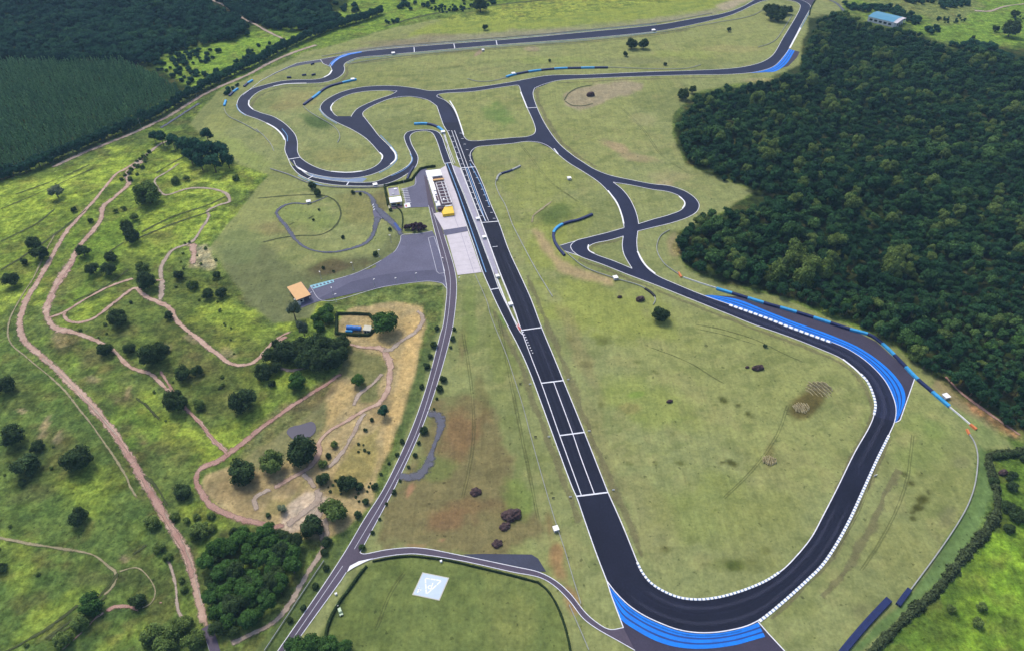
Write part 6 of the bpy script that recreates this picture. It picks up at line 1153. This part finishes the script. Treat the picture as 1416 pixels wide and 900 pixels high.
def mass(name, X, Y, R, TR, label, cat, kind, hk=1.0, variants=None):
    """many trees past the countable ones: points carrying instances of the crowns, one object"""
    n = len(X); Z = H(X, Y); me = bpy.data.meshes.new(name); me.vertices.add(n); me.vertices.foreach_set('co', np.stack([X, Y, Z+R*TR], 1).ravel().astype(np.float32)); me.update()
    a = me.attributes.new('size', 'FLOAT', 'POINT'); a.data.foreach_set('value', R.astype(np.float32)); a = me.attributes.new('spin', 'FLOAT', 'POINT'); a.data.foreach_set('value', rng.uniform(0, 6.28, n).astype(np.float32))
    o = link(name, me); tag(o, label, cat); o['kind'] = 'stuff'
    ng = bpy.data.node_groups.new(name, 'GeometryNodeTree'); ng.interface.new_socket('Geometry', in_out='INPUT', socket_type='NodeSocketGeometry'); ng.interface.new_socket('Geometry', in_out='OUTPUT', socket_type='NodeSocketGeometry')
    nn = ng.nodes; L = ng.links.new; gi = nn.new('NodeGroupInput'); go = nn.new('NodeGroupOutput'); ip = nn.new('GeometryNodeInstanceOnPoints'); jn = nn.new('GeometryNodeJoinGeometry')
    for c in variants:
        oi = nn.new('GeometryNodeObjectInfo'); oi.inputs['Object'].default_value = c; oi.inputs['As Instance'].default_value = True; oi.transform_space = 'ORIGINAL'; L(oi.outputs['Geometry'], jn.inputs[0])
    L(gi.outputs[0], ip.inputs['Points']); L(jn.outputs[0], ip.inputs['Instance']); ip.inputs['Pick Instance'].default_value = True
    na = nn.new('GeometryNodeInputNamedAttribute'); na.data_type = 'FLOAT'; na.inputs['Name'].default_value = 'size'; cx = nn.new('ShaderNodeCombineXYZ'); mm = nn.new('ShaderNodeMath'); mm.operation = 'MULTIPLY'; mm.inputs[1].default_value = hk; L(na.outputs[0], mm.inputs[0]); L(na.outputs[0], cx.inputs[0]); L(na.outputs[0], cx.inputs[1]); L(mm.outputs[0], cx.inputs[2]); L(cx.outputs[0], ip.inputs['Scale'])
    ns = nn.new('GeometryNodeInputNamedAttribute'); ns.data_type = 'FLOAT'; ns.inputs['Name'].default_value = 'spin'; c2 = nn.new('ShaderNodeCombineXYZ'); L(ns.outputs[0], c2.inputs[2]); L(c2.outputs[0], ip.inputs['Rotation']); L(ip.outputs[0], go.inputs[0])
    md = o.modifiers.new('trees', 'NODES'); md.node_group = ng; return o
def protos(kind):
    """one real crown per variant already standing in the scene"""
    out = []
    for c, _ in KINDS[kind]:
        for o in bpy.data.objects:
            if o.data is c: out.append(o); break
    return out
THICK = [(290,752),(325,738),(370,736),(412,746),(420,770),(410,800),(394,830),(368,860),(335,884),(308,886),(294,850),(286,800)]
X, Y = scatter(THICK, 5.2, 41, .45)
for x, y in zip(X, Y):
    kk_ = 'green' if random.random() < .8 else 'dark'; c, t_ = KINDS[kk_][random.randrange(3)]; r = random.uniform(2.8, 5.0); g = float(H(x, y)); hh = r*random.uniform(.8, 1.6)
    e = thing('tree', 'green tree merged in the thicket right of the wide dirt road', 'tree', (x, y, g), random.uniform(0, 6.28), 'trees of the green thicket'); co = bpy.data.objects.new('crown', c); COL.objects.link(co); co.parent = e; co.location = (0, 0, hh); co.scale = (r, r, r*random.uniform(.85, 1.15)); to = bpy.data.objects.new('trunk', t_); COL.objects.link(to); to.parent = e; to.scale = (r, r, hh/.9)
X, Y = scatter(WOOD, 6.3, 5, .5); R = rng.uniform(2.5, 5.0, len(X))*(0.8+0.5*fbm(X, Y, 45, 55, 3)); big = rng.random(len(X)) < .07; R[big] *= 1.5
u_, v_ = project(X, Y, 8.0); vis = (u_ > -20) & (u_ < 1436) & (v_ > -20) & (v_ < 920)
dep = Y*cP+CAM_H*sP; order = np.argsort(np.where(vis, dep, 1e9)); near = order[:300]; rest = order[300:]
for i_ in near:
    odd = random.random(); kk_ = 'olive' if odd < .04 else 'green' if odd < .06 else 'forest'; c, t_ = KINDS[kk_][random.randrange(len(KINDS[kk_]))]; r = float(R[i_])*(1.2 if kk_ != 'forest' else 1); e = thing('forest_tree', 'dark broadleaf tree in the dense wood right of the circuit', 'tree', (X[i_], Y[i_], 0), random.uniform(0, 6.28), 'trees of the right wood')
    co = bpy.data.objects.new('crown', c); COL.objects.link(co); co.parent = e; hh = r*random.uniform(.8, 1.9); co.location = (0, 0, hh); co.scale = (r*1.06, r*1.06, r*random.uniform(.9, 1.25)); to = bpy.data.objects.new('trunk', t_); COL.objects.link(to); to.parent = e; to.scale = (r, r, hh/1.1)
FP = protos('forest')
odd = (rng.random(len(rest)) < .035) | ((fbm(X[rest], Y[rest], 30, 91, 3) > .66) & (rng.random(len(rest)) < .25)); r2 = rest[odd]; rest = rest[~odd]
mass('lighter_canopy', X[r2], Y[r2], R[r2]*1.2, rng.uniform(1.1, 1.9, len(r2)), 'paler olive crowns scattered through the dark wood right of the circuit', 'forest', 'olive', 1.1, protos('olive'))
mass('forest_canopy', X[rest], Y[rest], R[rest]*1.06, rng.uniform(.7, 1.9, len(rest)), 'dense dark canopy of the wood, deeper in, right of the circuit', 'forest', 'forest', 1.05, FP)
for a, b_, w in [(1101,352,26),(1096,364,24),(1085,372,24),(1120,372,26),(1112,386,26),(1140,378,22),(1075,384,22),(1150,362,18),(1236,366,24),(1235,378,26)]:
    put_tree('olive', a, b_-5, w*1.15, 'tall yellowish tree rising above the near edge of the wood', 'yellowish trees in the right wood', 1.5)
# woods, belt and plantation at the upper left, hedgerows at the top
UL = [(-120,80),(0,82),(110,86),(160,84),(205,88),(262,70),(345,54),(352,62),(392,58),(378,46),(345,38),(320,24),(296,6),(286,-8),(430,-14),(450,8),(455,28),(520,14),(480,-14),(300,-30),(-160,-30)]
UL1 = [(-160,84),(0,84),(112,88),(165,86),(205,90),(262,68),(345,52),(342,38),(316,26),(290,8),(276,-12),(-200,-18)]
UL2 = [(302,4),(325,20),(350,32),(380,46),(440,44),(470,34),(455,12),(450,-14),(300,-14)]
xa, ya = scatter(UL1, 8.5, 15); xb, yb = scatter(UL2, 8.5, 16); X = np.concatenate([xa, xb]); Y = np.concatenate([ya, yb]); R = rng.uniform(3.2, 6.8, len(X))*(0.6+0.9*fbm(X, Y, 60, 66, 3))
for kk, (a, b_, w) in enumerate([(30,55,14),(70,50,13),(150,60,15),(180,64,13),(220,60,14),(240,50,12)]): put_tree('bluish', a, b_, w, 'dark tree standing out at the front of the far upper left wood', 'front trees of the far wood')
BP = protos('bluish')
mass('far_wood_canopy', X, Y, R, rng.uniform(.7, 1.2, len(X)), 'far dark wood covering the upper left corner', 'forest', 'bluish', 1.0, BP)
# belt of trees along the road
belt = smooth([(-30,266),(0,252),(40,240),(82,222),(135,200),(190,177),(222,162),(250,145),(290,122),(325,105),(354,92),(372,82),(404,66),(454,45),(504,30),(526,22)])
w_, s_ = resample([P(*q) for q in belt], 4.6)
for q in w_:
    for row in range(2):
        r = random.uniform(3.6, 5.4); a = Vector((q[0]+random.uniform(-1, 1), q[1]+3+row*6.0+random.uniform(-1, 1), 0)); c, t_ = KINDS['bluish'][random.randrange(3)]
        e = thing('belt_tree', 'dark tree in the continuous tree belt along the upper left road', 'tree', a, random.uniform(0, 6.28), 'trees of the belt along the road'); hh = r*random.uniform(1.1, 1.5)
        co = bpy.data.objects.new('crown', c); COL.objects.link(co); co.parent = e; co.location = (0, 0, hh); co.scale = (r, r, r*random.uniform(.95, 1.25)); to = bpy.data.objects.new('trunk', t_); COL.objects.link(to); to.parent = e; to.scale = (r, r, hh/1.1)
# plantation in rows
def cone_crown(seed):
    r = np.random.default_rng(seed); V = []; F = []; T = []; b = 0
    for k_ in range(60):
        z = r.uniform(-1, 1.1); rad = .62*(1-(z+1)/2.3)+.08; th = r.uniform(0, 6.28); p = np.array([rad*math.cos(th), rad*math.sin(th), z]); n = np.array([math.cos(th), math.sin(th), .9])+r.normal(size=3)*.3; n /= np.linalg.norm(n)
        a = np.cross(n, r.normal(size=3)); a /= np.linalg.norm(a); c = np.cross(n, a); s = r.uniform(.16, .3); V += [p-a*s, p-c*s, p+a*s, p+c*s]; F.append((b, b+1, b+2, b+3)); T += [r.uniform(.25, .8)]*4; b += 4
    me = mesh('crown', V, F); at = me.attributes.new('tone', 'FLOAT', 'POINT'); at.data.foreach_set('value', np.array(T, np.float32)); me.materials.append(M['leaf_plant']); return me
KINDS['plant'] = [(cone_crown(200+k_), None) for k_ in range(3)]
PLANT = [(-140,86),(0,86),(112,88),(165,86),(195,96),(225,112),(246,124),(250,135),(190,164),(130,190),(82,209),(40,226),(0,240),(-30,254),(-200,254)]
X, Y = scatter(PLANT, 4.5, 25, .16, math.radians(24)); R = rng.uniform(1.6, 2.4, len(X))*(0.85+.3*fbm(X, Y, 30, 71, 2))
u_, v_ = project(X, Y, 3.0); nearp = np.argsort(np.where((u_ > 0) & (v_ > 0), Y, 1e9))[:240]
for i_ in nearp:
    e = thing('plantation_tree', 'slim young tree standing in the rows of the plantation', 'tree', (X[i_], Y[i_], 0), random.uniform(0, 6), 'trees of the plantation rows'); c = KINDS['plant'][random.randrange(3)][0]; co = bpy.data.objects.new('crown', c); COL.objects.link(co); co.parent = e; r = float(R[i_]); co.location = (0, 0, r*2.0); co.scale = (r, r, r*1.9)
restp = np.setdiff1d(np.arange(len(X)), nearp)
mass('plantation_canopy', X[restp], Y[restp], R[restp], rng.uniform(1.8, 2.1, len(restp)), 'even green rows of the young tree plantation at the upper left', 'plantation', 'plant', 1.9, protos('plant'))
# scattered bushes of the open fields at the top
def bushes(poly, d, seed, p_, size, label, group, kind='dark'):
    X, Y = scatter(poly, d, seed, .48); r_ = np.random.default_rng(seed); f = fbm(X, Y, 40, seed, 3); k = f > np.quantile(f, 1-p_)
    for x, y in zip(X[k], Y[k]):
        q = r_.uniform(*size); i_ = random.randrange(3); e = thing('small_tree' if 'tree' in label else 'scrub_bush' if 'scrub' in label else 'hedgerow_bush' if 'hedgerow' in label else 'bush', label, 'tree' if 'tree' in label else 'bush', (x, y, float(H(x, y))), random.uniform(0, 6), group); co = bpy.data.objects.new('crown', KINDS[kind][i_][0]); COL.objects.link(co); co.parent = e; co.location = (0, 0, q*.6); co.scale = (q, q, q*.85)
bushes([(205,92),(262,72),(350,56),(390,62),(345,90),(300,112),(264,120),(240,110)], 9, 301, .55, (2.2, 4.6), 'dark bush in the overgrown meadow below the far wood', 'bushes of the overgrown meadow', 'bluish')
bushes([(460,60),(530,42),(560,28),(700,8),(760,-4),(600,10),(530,32),(450,66),(400,88),(300,140),(285,148),(292,138),(400,80)], 7.5, 302, .38, (1.6, 3.4), 'small bush along the hedgerow between road and circuit', 'bushes of the upper hedgerow', 'bluish')
bushes([(430,0),(520,-20),(780,-20),(760,-2),(600,12),(470,26)], 14, 303, .3, (3, 5.5), 'dark bush in the bright field beyond the belt', 'bushes of the bright field', 'bluish')
bushes([(1160,4),(1180,10),(1235,10),(1270,26),(1300,44),(1290,50),(1262,34),(1225,18),(1180,16)], 7, 304, .9, (3.5, 5.5), 'dark tree of the row behind the blue-roofed hall', 'trees behind the hall', 'bluish')
bushes([(1225,-12),(1310,-10),(1330,2),(1345,8),(1310,14),(1260,6)], 8, 305, .8, (3.5, 5.5), 'dark tree in the upper right row beyond the yard', 'trees of the upper right row', 'bluish')
bushes([(1290,24),(1345,24),(1416,20),(1416,28),(1350,32),(1300,34)], 8, 306, .5, (1.4, 2.8), 'small bush along the upper right track', 'bushes along the upper right track', 'bluish')
bushes([(1315,64),(1345,60),(1385,66),(1410,84),(1390,92),(1350,82)], 7, 307, .7, (3, 5), 'dark tree at the ragged far rim of the right wood', 'trees at the far rim of the wood', 'bluish')
bushes([(186,255),(206,225),(222,196),(206,206),(180,235),(150,268),(130,290),(118,310),(140,290)], 6, 308, .5, (1.4, 2.8), 'low bush on the hedge line beside the upper dirt tracks', 'bushes beside the upper dirt tracks', 'olive')
bushes([(185,690),(205,700),(235,750),(262,800),(270,850),(258,850),(240,790),(215,760),(192,720)], 7, 309, .5, (1.8, 3.4), 'low bush between the pale trail and the wide dirt road', 'bushes beside the wide dirt road', 'olive')
bushes([(215,690),(262,690),(300,720),(330,730),(290,745),(270,760),(240,720)], 6.5, 310, .5, (1.8, 3.4), 'low bush in the rank growth left of the red road', 'bushes beside the red road', 'olive')
bushes([(120,320),(280,310),(330,430),(330,590),(220,590),(160,520),(90,460)], 12, 311, .22, (.8, 1.7), 'small scrub bush on the rough slope', 'bushes of the rough slope', 'olive')
bushes([(0,480),(60,540),(150,660),(230,780),(250,860),(0,900)], 14, 312, .22, (.8, 1.6), 'small scrub bush in the left meadow', 'bushes of the left meadow', 'olive')
bushes([(470,640),(500,610),(520,640),(510,690),(470,700),(450,680)], 4, 313, .35, (.5, 1.1), 'tiny dry bush on the yellow slope', 'dry bushes of the slope', 'dark')
bushes([(1380,630),(1500,640),(1500,760),(1400,740),(1380,720)], 8, 314, .4, (1.5, 3), 'dark bush in the rough ground behind the right hedge', 'bushes behind the right hedge', 'dark')
# hedges: one leafy body each
def hedge(pts, label, w=2.0, h=1.6, mat='leaf_shrub', leaf=.45, dens=9, lump=.5, sm=True, gaps=None):
    ww, s = path_pts(pts, .8, sm); mid = ww[len(ww)//2].copy(); tg = np.gradient(ww[:, :2], axis=0); tg /= np.linalg.norm(tg, axis=1)[:, None]+1e-9; r = np.random.default_rng(len(ww))
    mb = MB(); V = []; F = []; T = []; b = 0; prof = [(-.45, 0), (-.42, .6), (-.2, .88), (.2, .88), (.42, .6), (.45, 0)]; k = len(prof); sc = 1+lump*2*(fbm(ww[:, 0], ww[:, 1], 3.4, 3, 3)-.5)
    for q, t_, m_ in zip(ww, tg, sc):
        for o_, h_ in prof: V.append((q[0]-mid[0]-t_[1]*o_*w*m_, q[1]-mid[1]+t_[0]*o_*w*m_, q[2]+h_*h*m_)); T.append(.05)
    F += [(i_*k+j, (i_+1)*k+j, (i_+1)*k+j+1, i_*k+j+1) for i_ in range(len(ww)-1) for j in range(k-1)]; b = len(V)
    for i_ in range(len(ww)):
        tn = .3+.5*fbm(ww[i_, 0], ww[i_, 1], 4, 8, 2)
        for _ in range(dens):
            ph = r.uniform(-.3, math.pi+.3); c, s_ = math.cos(ph), math.sin(ph); o_ = c*.5*w*sc[i_]*r.uniform(.75, 1.0+.45*min(1, lump)); hz = max(.1, s_)*h*sc[i_]*r.uniform(.6, 1.05+.4*min(1, lump)); q = ww[i_]; t_ = tg[i_]; al = r.uniform(-.4, .4)
            p = np.array([q[0]-mid[0]-t_[1]*o_+t_[0]*al, q[1]-mid[1]+t_[0]*o_+t_[1]*al, q[2]+hz]); n = np.array([-t_[1]*c, t_[0]*c, s_+.2])+r.normal(size=3)*.4; n /= np.linalg.norm(n); a = np.cross(n, r.normal(size=3)); a /= np.linalg.norm(a); d = np.cross(n, a); z = leaf*r.uniform(.6, 1.3)
            V += [tuple(p-a*z), tuple(p-d*z*.7), tuple(p+a*z), tuple(p+d*z*.7)]; F.append((b, b+1, b+2, b+3)); T += [float(np.clip(tn+r.normal()*.15, 0, 1))]*4; b += 4
    me = mesh('hedge', V, F); at = me.attributes.new('tone', 'FLOAT', 'POINT'); at.data.foreach_set('value', np.array(T, np.float32)); o = link('hedge', me, M[mat]); o.location = (mid[0], mid[1], 0); return tag(o, label, 'hedge')
hedge([(1420,624),(1390,627),(1368,631),(1367,640),(1371,655),(1376,672),(1379,690),(1377,712),(1357,742),(1332,770),(1307,802),(1287,825),(1262,845),(1237,870),(1212,895),(1200,910)], 'long ragged hedge winding beyond the guard rail at lower right', 4.0, 2.5, 'leaf_shrub', .6, 22, .8)
hedge([(1420,628),(1395,630),(1370,634)], 'straight dark hedge end at the right edge', 3.5, 3.0, 'leaf_dark', .5, 14, .5)
hedge([(516,776),(540,771.5),(566,769),(591,771),(620,775),(664,785),(708,795.5),(744,805)], 'clipped dark hedge along the lower side of the gate road', 1.1, 1.1, 'leaf_dark', .3, 9, .3); hedge([(744,805),(756,815),(766,829),(775,848),(783,872),(790,905)], 'clipped hedge bending down right of the landing field', 1.1, 1.1, 'leaf_dark', .3, 9, .3)
hedge([(507,783),(497,795),(485,812),(470,832),(457,856),(451,878),(449,902)], 'clipped dark hedge left of the landing field', 1.6, 1.6, 'leaf_dark', .35, 9, .3)
hedge([(531,258),(552,254),(569,250),(575,242),(581,235),(590,232.5),(602,231)], 'dark clipped hedge behind the car park and pit building', 2.2, 2.2, 'leaf_dark', .4, 10, .25, False)
hedge([(532,259),(534,270),(537,285)], 'dark clipped hedge left of the small office', 2.0, 1.8, 'leaf_dark', .4, 9, .3); hedge([(547,286.5),(554,292),(557,302),(556,318)], 'thin dark hedge curving below the small office', 1.0, 1.0, 'leaf_dark', .3, 8, .3)
hedge([(465.5,462),(465.5,436)], 'clipped hedge on the left side of the tank yard', 2.6, 1.9, 'leaf_dark', .4, 11, .2); hedge([(466,434.5),(490,434.5),(511,435.5),(516.5,442)], 'clipped hedge on the upper side of the tank yard', 2.4, 1.9, 'leaf_dark', .4, 11, .2, False); hedge([(466,461.5),(488,463.5),(510,464),(519,456)], 'clipped hedge on the lower side of the tank yard', 2.4, 1.9, 'leaf_dark', .4, 11, .2, False)
hedge([(1129,-2),(1121,12),(1119,22)], 'thin hedge outside the top right bend', 1.6, 1.5, 'leaf_dark', .4, 8, .4)

# ------------------------------------------------------------------ the air: faint haze over the whole place
HZ = bpy.data.materials.new('haze'); HZ.use_nodes = True; t = HZ.node_tree; t.nodes.remove(t.nodes['Principled BSDF']); pv = t.nodes.new('ShaderNodeVolumePrincipled'); pv.inputs['Color'].default_value = (.42, .68, 1.0, 1); pv.inputs['Density'].default_value = 0.00006; pv.inputs['Anisotropy'].default_value = 0.0
t.links.new(pv.outputs[0], t.nodes['Material Output'].inputs['Volume'])
mb = MB(); mb.box(-11000, -8000, -1.5, 11000, 11500, 340); hz = mb.build('haze', HZ); hz['kind'] = 'stuff'; tag(hz, 'thin pale haze in the air over the circuit', 'haze')
